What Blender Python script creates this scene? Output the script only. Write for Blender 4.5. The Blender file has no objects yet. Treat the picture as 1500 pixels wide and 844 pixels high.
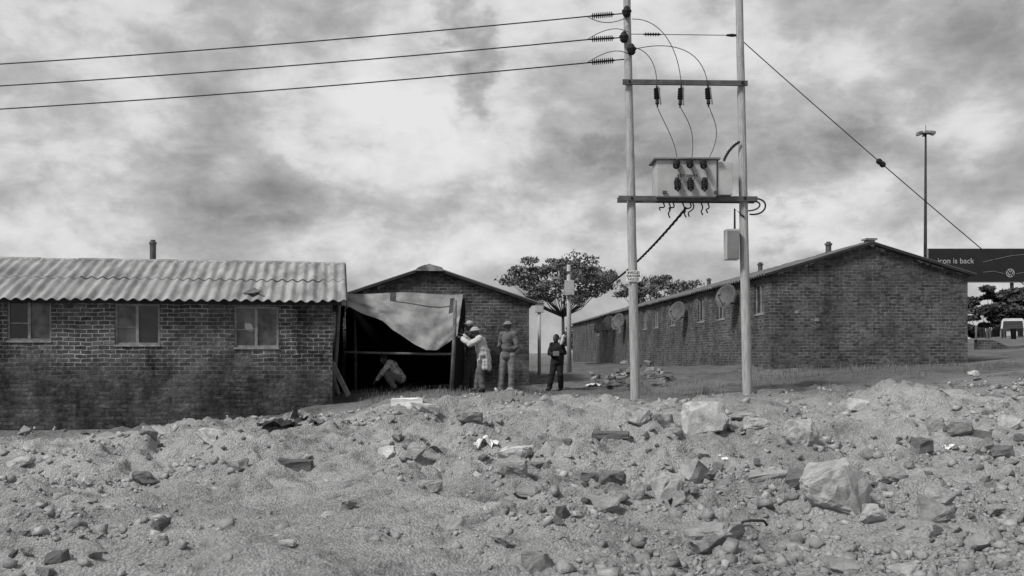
import bpy, bmesh, math, random
import numpy as np
from mathutils import Vector, Matrix, noise as mn
random.seed(7)
S = bpy.context.scene
C = S.collection
F, HZ, CZ = 1500.0, 518.0, 1.6
V = Vector
def P(px, py, Y): return V(((px-750)/F*Y, Y, CZ+(HZ-py)/F*Y))

# ------------------------------------------------------------------ terrain
def hash2(ix, iy, s):
    n = (ix.astype(np.int64)*374761393 + iy.astype(np.int64)*668265263 + s*1442695041) & 0x7fffffff
    n = ((n ^ (n >> 13))*1274126177) & 0x7fffffff
    n = n ^ (n >> 16)
    return (n & 0xffff)/65535.0
def vnoise(x, y, s):
    ix = np.floor(x); iy = np.floor(y); fx = x-ix; fy = y-iy
    fx = fx*fx*(3-2*fx); fy = fy*fy*(3-2*fy)
    a = hash2(ix, iy, s); b = hash2(ix+1, iy, s); c = hash2(ix, iy+1, s); d = hash2(ix+1, iy+1, s)
    return (a*(1-fx)+b*fx)*(1-fy)+(c*(1-fx)+d*fx)*fy-.5
CP = []
for px, py, Y in [(-100,850,7),(400,848,7),(750,846,7),(1150,842,7),(1600,838,7),
    (0,762,10),(400,760,10),(750,760,10),(1100,752,10),(1500,742,10),
    (0,706,13.5),(300,700,13.5),(650,690,13.5),(900,686,13),(1200,672,13.5),(1500,662,13.5),
    (0,660,17),(250,645,17),(420,636,17),(560,620,17),(700,614,17),(850,606,17.3),(1000,602,17.3),(1150,600,17.5),(1300,596,17.5),(1500,592,17.5),
    (0,647,20.2),(250,640,20.5),(440,616,21.5),(540,596,21.5),(700,592,21),(931,594,21),(1095,584,21),(1250,568,22),(1500,550,22),
    (560,572,25),(690,574,24.6),(745,575,24.6),(640,566,29),(780,563,29),(820,575,28),(920,562,29),(1130,541,29.5),(1425,533,29.8),(1550,524,30),
    (850,546,45),(820,531,80),(1100,530,80),(1470,508,42),(1500,492,62),(1700,490,62),(300,560,60),(-200,600,30),(-300,640,20),(-600,640,20)]:
    p = P(px, py, Y); CP.append((p.x, p.y, p.z))
CP = np.array(CP); NP = len(CP)
def kern(r2): return 0.5*r2*np.log(r2+1e-9)
d2 = ((CP[:, None, :2]-CP[None, :, :2])**2).sum(-1)
A = np.zeros((NP+3, NP+3)); A[:NP, :NP] = kern(d2)+np.eye(NP)*.5
A[:NP, NP] = 1; A[:NP, NP+1:] = CP[:, :2]; A[NP, :NP] = 1; A[NP+1:, :NP] = CP[:, :2].T
Wt = np.linalg.solve(A, np.concatenate([CP[:, 2], np.zeros(3)]))
def sstep(a, b, x):
    t = np.clip((x-a)/(b-a), 0, 1); return t*t*(3-2*t)
def trod(x, y): return sstep(3, 1.0, np.abs(y-9.3))*sstep(2.8, .5, np.abs(x+1.4))
def gz(x, y):
    x = np.asarray(x, float).ravel(); y = np.asarray(y, float).ravel()
    xc = np.clip(x, -16, 32); yc = np.clip(y, 5, 82)
    z = Wt[NP]+Wt[NP+1]*xc+Wt[NP+2]*yc
    for i in range(NP): z = z+Wt[i]*kern((xc-CP[i, 0])**2+(yc-CP[i, 1])**2)
    far = np.maximum(sstep(75, 130, y), np.maximum(sstep(40, 90, x), sstep(25, 60, -x)))
    z = z*(1-far)+far*(1.0+1.4*sstep(20, 60, x))
    amp = 1-.74*sstep(19.5, 24.5, y)
    amp = amp*(1-.55*trod(x, y))
    rid = .5-np.abs(vnoise(x*.8+5, y*1.1, 11))*2
    rid2 = .5-np.abs(vnoise(x*2.3+5, y*2.6, 12))*2
    rug = np.clip(.5+1.5*vnoise(x*.9, y*.9, 21), 0, 1)    # some stretches are broken, others trodden smooth
    z = z+amp*(.40*vnoise(x*.55+3, y*.55, 1)+.18*rid+.26*vnoise(x*1.3, y*1.3+9, 2)+.11*rid2*rug+.14*vnoise(x*2.9, y*2.9, 3)
               +(.04+.11*rug)*vnoise(x*6.1, y*6.1, 4)+(.015+.085*rug)*vnoise(x*12, y*12, 5)+(.012+.045*rug)*vnoise(x*24, y*24, 6))*(1-far)
    return z
def g1(x, y): return float(gz([x], [y])[0])
def G(px, Y):
    x = (px-750)/F*Y; return V((x, Y, g1(x, Y)))
YS = np.concatenate([np.arange(6, 22, .04), np.arange(22, 60, .15)])
def hit(px, py):
    xs = (px-750)/F*YS; zr = CZ+(HZ-py)/F*YS
    k = np.argmax(gz(xs, YS) >= zr)
    return V((xs[k], YS[k], float(zr[k])))

# ------------------------------------------------------------------ materials
def newmat(name):
    m = bpy.data.materials.new(name); m.use_nodes = True
    nt = m.node_tree; b = nt.nodes['Principled BSDF']; return m, nt, b
def ramp(nt, src, stops):
    r = nt.nodes.new('ShaderNodeValToRGB'); e = r.color_ramp.elements
    while len(e) < len(stops): e.new(.5)
    for el, (p, c) in zip(e, stops):
        el.position = p; el.color = (c, c, c, 1)
    nt.links.new(src, r.inputs[0]); return r.outputs[0]
def noi(nt, vec, scale, detail=6, rough=.6, dist=0):
    n = nt.nodes.new('ShaderNodeTexNoise'); n.inputs['Scale'].default_value = scale
    n.inputs['Detail'].default_value = detail; n.inputs['Roughness'].default_value = rough
    n.inputs['Distortion'].default_value = dist
    if vec is not None: nt.links.new(vec, n.inputs['Vector'])
    return n.outputs[0]
def mix(nt, mode, f, a, b):
    n = nt.nodes.new('ShaderNodeMixRGB'); n.blend_type = mode
    for i, s in enumerate((f, a, b)):
        if isinstance(s, (int, float)): n.inputs[i].default_value = s if i == 0 else (s, s, s, 1)
        else: nt.links.new(s, n.inputs[i])
    return n.outputs[0]
def math_(nt, op, a, b=0.0, c=0.0):
    n = nt.nodes.new('ShaderNodeMath'); n.operation = op
    for i, s in enumerate((a, b, c)):
        if isinstance(s, (int, float)): n.inputs[i].default_value = s
        else: nt.links.new(s, n.inputs[i])
    return n.outputs[0]
def bumpn(nt, b, h, strength, dist):
    n = nt.nodes.new('ShaderNodeBump'); n.inputs['Strength'].default_value = strength
    n.inputs['Distance'].default_value = dist
    nt.links.new(h, n.inputs['Height']); nt.links.new(n.outputs[0], b.inputs['Normal'])
def mat(name, c1, c2=None, scale=5, rough=.85, bump=0, bscale=25, metal=0, stretch=None, spec=.3):
    m, nt, b = newmat(name); c2 = c1*.7 if c2 is None else c2
    tc = nt.nodes.new('ShaderNodeTexCoord'); vec = tc.outputs['Object']
    if stretch:
        mp = nt.nodes.new('ShaderNodeMapping'); mp.inputs['Scale'].default_value = stretch
        nt.links.new(vec, mp.inputs[0]); vec = mp.outputs[0]
    n = noi(nt, vec, scale)
    nt.links.new(ramp(nt, n, [(.36, c2), (.64, c1)]), b.inputs['Base Color'])
    b.inputs['Roughness'].default_value = rough; b.inputs['Metallic'].default_value = metal
    b.inputs['Specular IOR Level'].default_value = spec
    if bump: bumpn(nt, b, noi(nt, vec, bscale, 8), 1, bump)
    return m
def brick_mat(name, c1, c2, mortar, stain=.45, pale=0, seed=0, up=None):
    m, nt, b = newmat(name); L = nt.links.new
    uv = nt.nodes.new('ShaderNodeUVMap'); uv.uv_map = 'UVMap'
    nz = nt.nodes.new('ShaderNodeTexNoise'); nz.inputs['Scale'].default_value = 3.3; L(uv.outputs[0], nz.inputs['Vector'])
    sc = nt.nodes.new('ShaderNodeVectorMath'); sc.operation = 'SCALE'; sc.inputs['Scale'].default_value = .06
    L(nz.outputs['Color'], sc.inputs[0])
    ad = nt.nodes.new('ShaderNodeVectorMath'); L(uv.outputs[0], ad.inputs[0]); L(sc.outputs[0], ad.inputs[1])
    br = nt.nodes.new('ShaderNodeTexBrick'); L(ad.outputs[0], br.inputs['Vector'])
    for k, v in (('Scale', 1), ('Mortar Size', .011), ('Mortar Smooth', .3), ('Brick Width', .24), ('Row Height', .09)): br.inputs[k].default_value = v
    br.inputs['Color1'].default_value = (c1, c1, c1, 1); br.inputs['Color2'].default_value = (c2, c2, c2, 1)
    of = nt.nodes.new('ShaderNodeMapping'); of.inputs['Location'].default_value = (seed*3.1, seed*1.7, 0); L(uv.outputs[0], of.inputs[0])
    big = noi(nt, of.outputs[0], .7, 6, .65)
    mfac = ramp(nt, big, [(.38, mortar*.4), (.62, mortar)])
    if up:
        sx = nt.nodes.new('ShaderNodeSeparateXYZ'); L(uv.outputs[0], sx.inputs[0])
        mr = nt.nodes.new('ShaderNodeMapRange'); L(sx.outputs[1], mr.inputs[0])
        for i, v in zip((1, 2, 3, 4), (up-.35, up+.25, .35, 1.25)): mr.inputs[i].default_value = v
        mfac = mix(nt, 'MULTIPLY', 1, mfac, mr.outputs[0])
    L(mfac, br.inputs['Mortar'])
    st = nt.nodes.new('ShaderNodeMapping'); st.inputs['Scale'].default_value = (.9, .45, 1); L(of.outputs[0], st.inputs[0])
    s1 = ramp(nt, noi(nt, st.outputs[0], 1.4, 9, .7), [(.38, 1-stain*1.5), (.56, 1.0)])
    s2 = ramp(nt, noi(nt, of.outputs[0], 9, 6, .7), [(.3, .45), (.7, 1.45)])
    col = mix(nt, 'MULTIPLY', 1, mix(nt, 'MULTIPLY', 1, br.outputs[0], s1), s2)
    if pale:
        pf = ramp(nt, noi(nt, of.outputs[0], 1.9, 9, .75), [(.60, 0), (.70, pale)])
        col = mix(nt, 'MIX', pf, col, .26)
    L(col, b.inputs['Base Color']); b.inputs['Roughness'].default_value = .95
    b.inputs['Specular IOR Level'].default_value = .15
    inv = math_(nt, 'SUBTRACT', 1, br.outputs['Fac'])
    h = math_(nt, 'MULTIPLY_ADD', noi(nt, uv.outputs[0], 14, 7, .7), 1.2, inv)
    bumpn(nt, b, h, 1, .028)
    return m
def ground_mat():
    m, nt, b = newmat('dry_earth'); L = nt.links.new
    ge = nt.nodes.new('ShaderNodeNewGeometry'); pos = ge.outputs['Position']
    a = ramp(nt, noi(nt, pos, .45, 8, .62), [(.36, .36), (.52, .48), (.66, .56)])
    c = ramp(nt, noi(nt, pos, 2.0, 10, .74), [(.34, .42), (.47, .92), (.66, 1.12)])
    d = ramp(nt, noi(nt, pos, 22, 9, .8), [(.34, .58), (.5, 1.0), (.68, 1.2)])
    vo = nt.nodes.new('ShaderNodeTexVoronoi'); vo.inputs['Scale'].default_value = 42; L(pos, vo.inputs['Vector'])
    e = ramp(nt, vo.outputs['Distance'], [(.0, 1.12), (.35, 1.0), (.7, .85)])
    col = mix(nt, 'MULTIPLY', 1, mix(nt, 'MULTIPLY', 1, a, c), mix(nt, 'MULTIPLY', 1, d, e))
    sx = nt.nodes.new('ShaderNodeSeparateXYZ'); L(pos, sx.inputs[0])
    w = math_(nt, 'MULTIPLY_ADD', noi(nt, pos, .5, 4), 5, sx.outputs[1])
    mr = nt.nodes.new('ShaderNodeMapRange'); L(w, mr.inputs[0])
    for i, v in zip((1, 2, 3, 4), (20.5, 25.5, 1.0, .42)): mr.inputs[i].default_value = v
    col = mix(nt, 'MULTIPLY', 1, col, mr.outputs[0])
    L(col, b.inputs['Base Color']); b.inputs['Roughness'].default_value = .97; b.inputs['Specular IOR Level'].default_value = .1
    h = mix(nt, 'ADD', .4, noi(nt, pos, 10, 13, .8), vo.outputs['Distance'])
    bumpn(nt, b, h, 1, .09)
    return m
def stone_mat(name, lo, hi, island=False):
    m, nt, b = newmat(name); L = nt.links.new
    tc = nt.nodes.new('ShaderNodeTexCoord')
    r = nt.nodes.new('ShaderNodeNewGeometry').outputs['Random Per Island'] if island else nt.nodes.new('ShaderNodeObjectInfo').outputs['Random']
    base = ramp(nt, r, [(0, lo), (.55, (lo+hi)/2), (1, hi)])
    v = ramp(nt, noi(nt, tc.outputs['Object'], 5, 10, .75), [(.3, .5), (.52, 1), (.72, 1.25)])
    L(mix(nt, 'MULTIPLY', 1, base, v), b.inputs['Base Color']); b.inputs['Roughness'].default_value = .95
    b.inputs['Specular IOR Level'].default_value = .15
    bumpn(nt, b, noi(nt, tc.outputs['Object'], 9, 12, .78), 1, .06)
    return m
def leaf_mat(name, lo, hi):
    m, nt, b = newmat(name)
    tc = nt.nodes.new('ShaderNodeTexCoord')
    n = noi(nt, tc.outputs['Object'], .9, 4)
    g = nt.nodes.new('ShaderNodeNewGeometry').outputs['Random Per Island']
    f = mix(nt, 'MIX', .4, n, g)
    nt.links.new(ramp(nt, f, [(.3, lo), (.7, hi)]), b.inputs['Base Color']); b.inputs['Roughness'].default_value = .7
    return m
M = {}
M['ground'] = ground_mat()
M['brickL'] = brick_mat('weathered_brick', .125, .06, .35, .5, .3, 0, up=1.75)
M['brickM'] = brick_mat('dark_brick', .125, .06, .25, .36, .45, 3)
M['brickR'] = brick_mat('sooty_brick', .13, .058, .25, .32, .55, 7)
M['sheet'] = mat('fibre_cement_sheet', .32, .16, 1.6, .9, .01, 20, stretch=(2.5, .6, .6))
M['sheet_dark'] = mat('aged_roof_sheet', .14, .07, 1.6, .9, .01)
M['verge'] = mat('dark_verge', .035, .018, 3)
M['mortar'] = mat('pale_mortar', .28, .09, 4, .95, .02)
M['frame'] = mat('window_paint', .28, .15, 8, .6)
M['glass'] = mat('dusty_glass', .03, .015, 3, .12, spec=.5)
M['curtain'] = mat('pane_with_curtain', .12, .03, 4, .3, spec=.5)
M['sill'] = mat('sill_cement', .30, .15, 6, .9, .01)
M['wood'] = mat('pole_wood', .40, .24, 6, .85, .01, 30, stretch=(6, 6, .5))
M['woodd'] = mat('grey_timber', .16, .08, 5, .9, .01, 30)
M['woodl'] = mat('pale_timber', .28, .16, 5, .9, .01, 30)
M['steel'] = mat('galvanised_steel', .11, .06, 5, .6, metal=.3)
M['dark'] = mat('dark_porcelain', .02, .012, 5, .6, spec=.15)
M['cable'] = mat('black_cable', .02, .012, 9, .6)
M['alu'] = mat('aluminium_wire', .07, .04, 9, .6, metal=.3)
M['tank'] = mat('grey_enamel', .40, .31, 2.5, .45, spec=.4)
M['dishm'] = mat('dish_paint', .20, .12, 2.5, .6)
M['tank_d'] = mat('grey_enamel_dark', .20, .14, 2.5, .45)
M['white'] = mat('white_paint', .72, .55, 6, .6)
M['black'] = mat('black_print', .02, .015, 6, .6)
M['canvas'] = mat('dirty_canvas', .25, .12, 1.9, .9, .03, 5)
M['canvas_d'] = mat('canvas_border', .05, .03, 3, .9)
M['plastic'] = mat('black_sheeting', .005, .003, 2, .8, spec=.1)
M['skin'] = mat('dark_skin', .055, .04, 10, .55)
M['coat'] = mat('white_coat_cloth', .46, .38, 3, .9, .01, 20)
M['cloth_k'] = mat('black_cloth', .013, .009, 8, .9, .006)
M['cloth_d'] = mat('dark_cloth', .045, .03, 4, .9, .006)
M['cloth_g'] = mat('grey_cloth', .11, .09, 3, .9, .008)
M['cloth_l'] = mat('light_grey_cloth', .17, .14, 3, .9, .008)
M['cloth_h'] = mat('pale_hat_cloth', .34, .26, 3, .9, .008)
M['cloth_p'] = mat('patterned_cloth', .45, .06, 20, .9, .004)
M['leafA'] = leaf_mat('acacia_leaf', .03, .13)
M['leafB'] = leaf_mat('dense_leaf', .012, .045)
M['bark'] = mat('bark', .06, .035, 6, .95, .02)
M['rock'] = stone_mat('pale_rock', .42, .56)
M['rockm'] = stone_mat('grey_rock', .27, .42)
M['rockd'] = stone_mat('dark_rock', .13, .21)
M['stone'] = stone_mat('loose_stone', .18, .54)
M['grit'] = stone_mat('grit', .30, .54, True)
M['rbrick'] = stone_mat('rubble_brick', .14, .34)
M['board'] = mat('billboard_skin', .02, .014, .4, .5)
M['letter'] = mat('dim_lettering', .42, .36, 6, .6)
M['grass'] = leaf_mat('dry_grass', .05, .17)
M['rubber'] = mat('rubber', .02, .015, 8, .8)

# ------------------------------------------------------------------ helpers
def tag(o, label=None, cat=None, group=None, kind=None):
    if label: o['label'] = label
    if cat: o['category'] = cat
    if group: o['group'] = group
    if kind: o['kind'] = kind
    return o
def thing(name, label, cat, loc=(0, 0, 0), rz=0, group=None):
    o = bpy.data.objects.new(name, None); C.objects.link(o); o.location = loc; o.rotation_euler = (0, 0, rz)
    o.empty_display_size = .1
    return tag(o, label, cat, group)
def link(name, me, m, parent=None, smooth=False):
    for x in (m if isinstance(m, (list, tuple)) else [m]): me.materials.append(x)
    if smooth: me.polygons.foreach_set('use_smooth', [True]*len(me.polygons))
    o = bpy.data.objects.new(name, me); C.objects.link(o)
    if parent: o.parent = parent
    return o
def obj(name, bm, m, parent=None, smooth=False):
    me = bpy.data.meshes.new(name); bm.normal_update(); bm.to_mesh(me); bm.free()
    return link(name, me, m, parent, smooth)
def aloc(o):
    l = V((0, 0, 0))
    while o: l += o.location; o = o.parent
    return l
def wobj(name, bm, m, parent, smooth=False):      # mesh drawn in world metres, stored relative to its thing
    bmesh.ops.translate(bm, verts=bm.verts, vec=-aloc(parent)); return obj(name, bm, m, parent, smooth)
def solo(name, bm, m, loc, label, cat, group=None, smooth=False, kind=None):
    bmesh.ops.translate(bm, verts=bm.verts, vec=-V(loc)); o = obj(name, bm, m, None, smooth); o.location = loc
    return tag(o, label, cat, group, kind)
def B(): return bmesh.new()
def obox(bm, o, a, b, c):
    o, a, b, c = V(o), V(a), V(b), V(c)
    v = [bm.verts.new(o+a*i+b*j+c*k) for k in (0, 1) for j in (0, 1) for i in (0, 1)]
    for f in ((0, 2, 3, 1), (4, 5, 7, 6), (0, 1, 5, 4), (2, 6, 7, 3), (0, 4, 6, 2), (1, 3, 7, 5)): bm.faces.new([v[i] for i in f])
    return bm
def cbox(bm, c, s):
    return obox(bm, V(c)-V(s)/2, (s[0], 0, 0), (0, s[1], 0), (0, 0, s[2]))
def bev(bm, w, seg=2):
    bmesh.ops.bevel(bm, geom=list(bm.edges), offset=w, segments=seg, affect='EDGES', profile=.6); return bm
def tube(bm, pts, rad, seg=8):
    pts = [V(p) for p in pts]; n = len(pts)
    if not isinstance(rad, (list, tuple)): rad = [rad]*n
    rings = []; ref = None
    for i, p in enumerate(pts):
        t = (pts[min(i+1, n-1)]-pts[max(i-1, 0)]).normalized()
        if ref is None:
            ref = t.orthogonal().normalized()
        ref = (ref-t*ref.dot(t)).normalized(); s = t.cross(ref)
        rings.append([bm.verts.new(p+(ref*math.cos(2*math.pi*k/seg)+s*math.sin(2*math.pi*k/seg))*rad[i]) for k in range(seg)])
    for i in range(n-1):
        for k in range(seg): bm.faces.new((rings[i][k], rings[i][(k+1) % seg], rings[i+1][(k+1) % seg], rings[i+1][k]))
    bm.faces.new(rings[0][::-1]); bm.faces.new(rings[-1])
    return bm
def lathe(bm, p0, p1, prof, seg=12):
    p0, p1 = V(p0), V(p1); return tube2(bm, [p0.lerp(p1, t) for t, r in prof], [r for t, r in prof], (p1-p0).normalized(), seg)
def tube2(bm, pts, rad, t, seg):
    ref = t.orthogonal().normalized(); s = t.cross(ref); rings = []
    for p, r in zip(pts, rad):
        rings.append([bm.verts.new(p+(ref*math.cos(2*math.pi*k/seg)+s*math.sin(2*math.pi*k/seg))*max(r, 1e-4)) for k in range(seg)])
    for i in range(len(rings)-1):
        for k in range(seg): bm.faces.new((rings[i][k], rings[i][(k+1) % seg], rings[i+1][(k+1) % seg], rings[i+1][k]))
    bm.faces.new(rings[0][::-1]); bm.faces.new(rings[-1]); return bm
def bez(p0, p1, p2, p3, n=16):
    p0, p1, p2, p3 = map(V, (p0, p1, p2, p3)); r = []
    for i in range(n+1):
        t = i/n; r.append(p0*(1-t)**3+p1*3*t*(1-t)**2+p2*3*t*t*(1-t)+p3*t**3)
    return r
def text_mesh(name, s, size, m, parent, loc, align='CENTER', rot=(math.pi/2, 0, 0)):
    cu = bpy.data.curves.new(name, 'FONT'); cu.body = s; cu.size = size; cu.align_x = align; cu.align_y = 'CENTER'; cu.extrude = .002
    t = bpy.data.objects.new(name, cu); C.objects.link(t); bpy.context.view_layer.update()
    me = bpy.data.meshes.new_from_object(t.evaluated_get(bpy.context.evaluated_depsgraph_get()))
    bpy.data.objects.remove(t); bpy.data.curves.remove(cu)
    o = link(name, me, m, parent); o.location = V(loc)-aloc(parent); o.rotation_euler = rot; return o

# ------------------------------------------------------------------ world, sun, camera
SUN_EL, SUN_AZ = math.radians(48), math.radians(232)
w = bpy.data.worlds.new('World'); S.world = w; w.use_nodes = True; nt = w.node_tree; L = nt.links.new
bg = nt.nodes['Background']; bg.inputs[1].default_value = .1
sky = nt.nodes.new('ShaderNodeTexSky'); sky.sky_type = 'NISHITA'; sky.sun_disc = False; sky.sun_elevation = SUN_EL; sky.sun_rotation = SUN_AZ
bw = nt.nodes.new('ShaderNodeRGBToBW'); L(sky.outputs[0], bw.inputs[0])
tc = nt.nodes.new('ShaderNodeTexCoord'); D = tc.outputs['Generated']
mp = nt.nodes.new('ShaderNodeMapping'); mp.inputs['Scale'].default_value = (1, 1, 1.7); mp.inputs['Location'].default_value = (.35, .2, .1); L(D, mp.inputs[0])
n1 = noi(nt, mp.outputs[0], 6.4, 14, .55, .2)
n2 = noi(nt, mp.outputs[0], 19, 12, .6, .3)
wn = nt.nodes.new('ShaderNodeTexNoise'); wn.inputs['Scale'].default_value = 13; wn.inputs['Detail'].default_value = 10; wn.inputs['Roughness'].default_value = .6; L(mp.outputs[0], wn.inputs['Vector'])
ws_ = nt.nodes.new('ShaderNodeVectorMath'); ws_.operation = 'MULTIPLY_ADD'; L(wn.outputs['Color'], ws_.inputs[0]); ws_.inputs[1].default_value = (.16, .16, .16); L(D, ws_.inputs[2])
dens = math_(nt, 'MULTIPLY_ADD', n2, .36, math_(nt, 'MULTIPLY_ADD', n1, .85, -.105))
for px, py, rx, ry, am in ((560, 190, 190, 120, .09), (760, 180, 150, 100, .08), (120, 50, 340, 110, .08), (800, 355, 620, 70, .09), (1125, 345, 110, 45, .10), (60, 220, 200, 100, .05), (1010, 60, 260, 120, .05), (400, 110, 200, 70, .04),
        (688, 95, 44, 110, -.20), (330, 280, 330, 55, -.08), (1215, 245, 210, 60, -.13), (860, 218, 100, 30, -.12), (1370, 60, 260, 100, -.02), (100, 345, 200, 40, -.04)):
    d = V(((px-750)/F, 1, (HZ-py)/F)).normalized()+V((.08, .08, .08))
    s = nt.nodes.new('ShaderNodeVectorMath'); s.operation = 'SUBTRACT'; L(ws_.outputs[0], s.inputs[0]); s.inputs[1].default_value = d
    q = nt.nodes.new('ShaderNodeVectorMath'); q.operation = 'MULTIPLY'; L(s.outputs[0], q.inputs[0]); q.inputs[1].default_value = (F/rx, 1.5, F/ry)
    l = nt.nodes.new('ShaderNodeVectorMath'); l.operation = 'LENGTH'; L(q.outputs[0], l.inputs[0])
    mr = nt.nodes.new('ShaderNodeMapRange'); mr.interpolation_type = 'SMOOTHSTEP'; L(l.outputs['Value'], mr.inputs[0])
    for i, v in zip((1, 2, 3, 4), (0, 1.25, am, 0)): mr.inputs[i].default_value = v
    dens = math_(nt, 'ADD', dens, mr.outputs[0])
cl = ramp(nt, dens, [(.22, .14), (.34, .23), (.42, .31), (.50, .40), (.54, .47), (.60, .57), (.70, .66)])
cl = mix(nt, 'MULTIPLY', 1, cl, 11.6)
tot = mix(nt, 'ADD', .08, cl, bw.outputs[0])
L(tot, bg.inputs[0])
sl = bpy.data.lights.new('sun', 'SUN'); sl.energy = 4.0; sl.angle = math.radians(12); sl.color = (1, .995, .985)
so = bpy.data.objects.new('sun', sl); C.objects.link(so)
sd = V((math.sin(SUN_AZ)*math.cos(SUN_EL), math.cos(SUN_AZ)*math.cos(SUN_EL), math.sin(SUN_EL)))
so.rotation_euler = sd.to_track_quat('Z', 'Y').to_euler()
cam = bpy.data.cameras.new('camera'); co = bpy.data.objects.new('camera', cam); C.objects.link(co)
co.location = (0, 0, CZ); co.rotation_euler = (math.pi/2, 0, 0); cam.sensor_width = 36; cam.lens = 36; cam.shift_y = (HZ-422)/1500
cam.clip_end = 6000; S.camera = co
S.view_settings.view_transform = 'Standard'; S.view_settings.look = 'None'; S.view_settings.exposure = 0

# ------------------------------------------------------------------ ground
def geo(a, b, n): return a+(b-a)*((np.power(60.0, np.linspace(0, 1, n))-1)/59.0)
gx = np.concatenate([-geo(8.6, 1800, 70)[::-1], np.arange(-8.5, 8.51, .035), geo(8.6, 1800, 80)])
gy = np.concatenate([-geo(0, 300, 12)[::-1][:-1], np.linspace(0, 5.4, 12), np.arange(5.5, 14, .032), np.arange(14, 20, .05), np.arange(20, 34, .13), geo(34.2, 3000, 70)])
XX, YY = np.meshgrid(gx, gy); ZZ = gz(XX, YY); nx, ny = len(gx), len(gy)
me = bpy.data.meshes.new('ground')
idx = np.arange(nx*ny).reshape(ny, nx)
fa = np.stack([idx[:-1, :-1], idx[:-1, 1:], idx[1:, 1:], idx[1:, :-1]], -1).reshape(-1, 4)
me.vertices.add(nx*ny); me.vertices.foreach_set('co', np.stack([XX.ravel(), YY.ravel(), ZZ], -1).ravel())
me.loops.add(fa.size); me.loops.foreach_set('vertex_index', fa.ravel())
me.polygons.add(len(fa)); me.polygons.foreach_set('loop_start', np.arange(0, fa.size, 4)); me.polygons.foreach_set('loop_total', np.full(len(fa), 4))
me.update(calc_edges=True)
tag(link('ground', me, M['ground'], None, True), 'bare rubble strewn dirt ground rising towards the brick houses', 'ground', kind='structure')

# ------------------------------------------------------------------ houses
def wall_panel(bm, uvl, o, a, inw, w_, h, holes=(), gable=0, z0=0):
    o, a, inw = V(o), V(a), V(inw); up = V((0, 0, 1))
    us = sorted({0, w_, *[v for q in holes for v in q[:2]]}); zs = sorted({z0, h, *[v for q in holes for v in q[2:]]})
    def face(pts, uvs):
        f = bm.faces.new([bm.verts.new(p) for p in pts])
        for l, t in zip(f.loops, uvs): l[uvl].uv = t
    for i in range(len(us)-1):
        for j in range(len(zs)-1):
            u0, u1, y0, y1 = us[i], us[i+1], zs[j], zs[j+1]
            if any(q[0] <= u0+1e-6 and u1 <= q[1]+1e-6 and q[2] <= y0+1e-6 and y1 <= q[3]+1e-6 for q in holes): continue
            q = [(u0, y0), (u1, y0), (u1, y1), (u0, y1)]
            face([o+a*u+up*z for u, z in q], q)
    for u0, u1, y0, y1 in holes:
        for (p, q) in (((u0, y0), (u1, y0)), ((u1, y0), (u1, y1)), ((u1, y1), (u0, y1)), ((u0, y1), (u0, y0))):
            A_, B_ = o+a*p[0]+up*p[1], o+a*q[0]+up*q[1]
            face([A_, B_, B_+inw*.16, A_+inw*.16], [p, q, (q[0]+.05, q[1]+.05), (p[0]+.05, p[1]+.05)])
    if gable:
        q = [(0, h), (w_, h), (w_/2, h+gable)]; face([o+a*u+up*z for u, z in q], q)
def roof_panel(bm, e0, a, Ln, sl_, pitch, amp, thick, rnd, lift=0):
    e0, a, sl_ = V(e0), V(a), V(sl_); n = a.cross(sl_).normalized()
    if n.z < 0: n = -n
    sd_ = sl_.normalized(); N = max(2, int(Ln/pitch*8)); rows = []
    off = [rnd.uniform(-.03, .03) for _ in range(int(Ln/1.08)+2)]; lf = [rnd.uniform(0, .015) for _ in off]
    for i in range(N+1):
        u = Ln*i/N; k = int(u/1.08); wv = n*(amp*math.sin(2*math.pi*u/pitch)+lift+lf[k])
        p = e0+a*u+wv+sd_*off[k]; q = e0+a*u+wv+sl_
        rows.append([bm.verts.new(p), bm.verts.new(q), bm.verts.new(q-n*thick), bm.verts.new(p-n*thick)])
    for i in range(N):
        for k in range(4): bm.faces.new((rows[i][k], rows[i+1][k], rows[i+1][(k+1) % 4], rows[i][(k+1) % 4]))
    bm.faces.new(rows[0]); bm.faces.new(rows[-1][::-1])
def window(parent, o, a, inw, q, mats=('glass', 'glass'), bars=1):
    o, a, inw = V(o), V(a), V(inw); up = V((0, 0, 1)); u0, u1, z0, z1 = q; t = .045; d0 = inw*.05; dd = inw*.05
    bm = B(); base = o+d0
    obox(bm, base+a*u0+up*z0, a*(u1-u0), dd, up*t); obox(bm, base+a*u0+up*(z1-t), a*(u1-u0), dd, up*t)
    obox(bm, base+a*u0+up*(z0+t), a*t, dd, up*(z1-z0-2*t)); obox(bm, base+a*(u1-t)+up*(z0+t), a*t, dd, up*(z1-z0-2*t))
    um = u0+(u1-u0)*.49
    obox(bm, base+a*(um-.03)+up*(z0+t)-inw*.003, a*.06, dd, up*(z1-z0-2*t))
    if bars:
        obox(bm, base+a*(u0+t)+up*(z0+(z1-z0)*.42)+inw*.01, a*(um-.03-u0-t), inw*.025, up*.022)
    f = obj('window', bm, M['frame'], parent)
    for (s0, s1, mm) in ((u0+t, um-.03, mats[0]), (um+.03, u1-t, mats[1])):
        b2 = B(); obox(b2, base+a*s0+up*(z0+t)+inw*.03, a*(s1-s0), inw*.006, up*(z1-z0-2*t)); obj('pane', b2, M[mm], f)
    b3 = B(); obox(b3, o+a*(u0-.01)+up*(z0-.04)-inw*.02, a*(u1-u0+.02), inw*.16, up*.04); obj('sill', b3, M['sill'], f)
    return f
rnd = random.Random(3)
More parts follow.
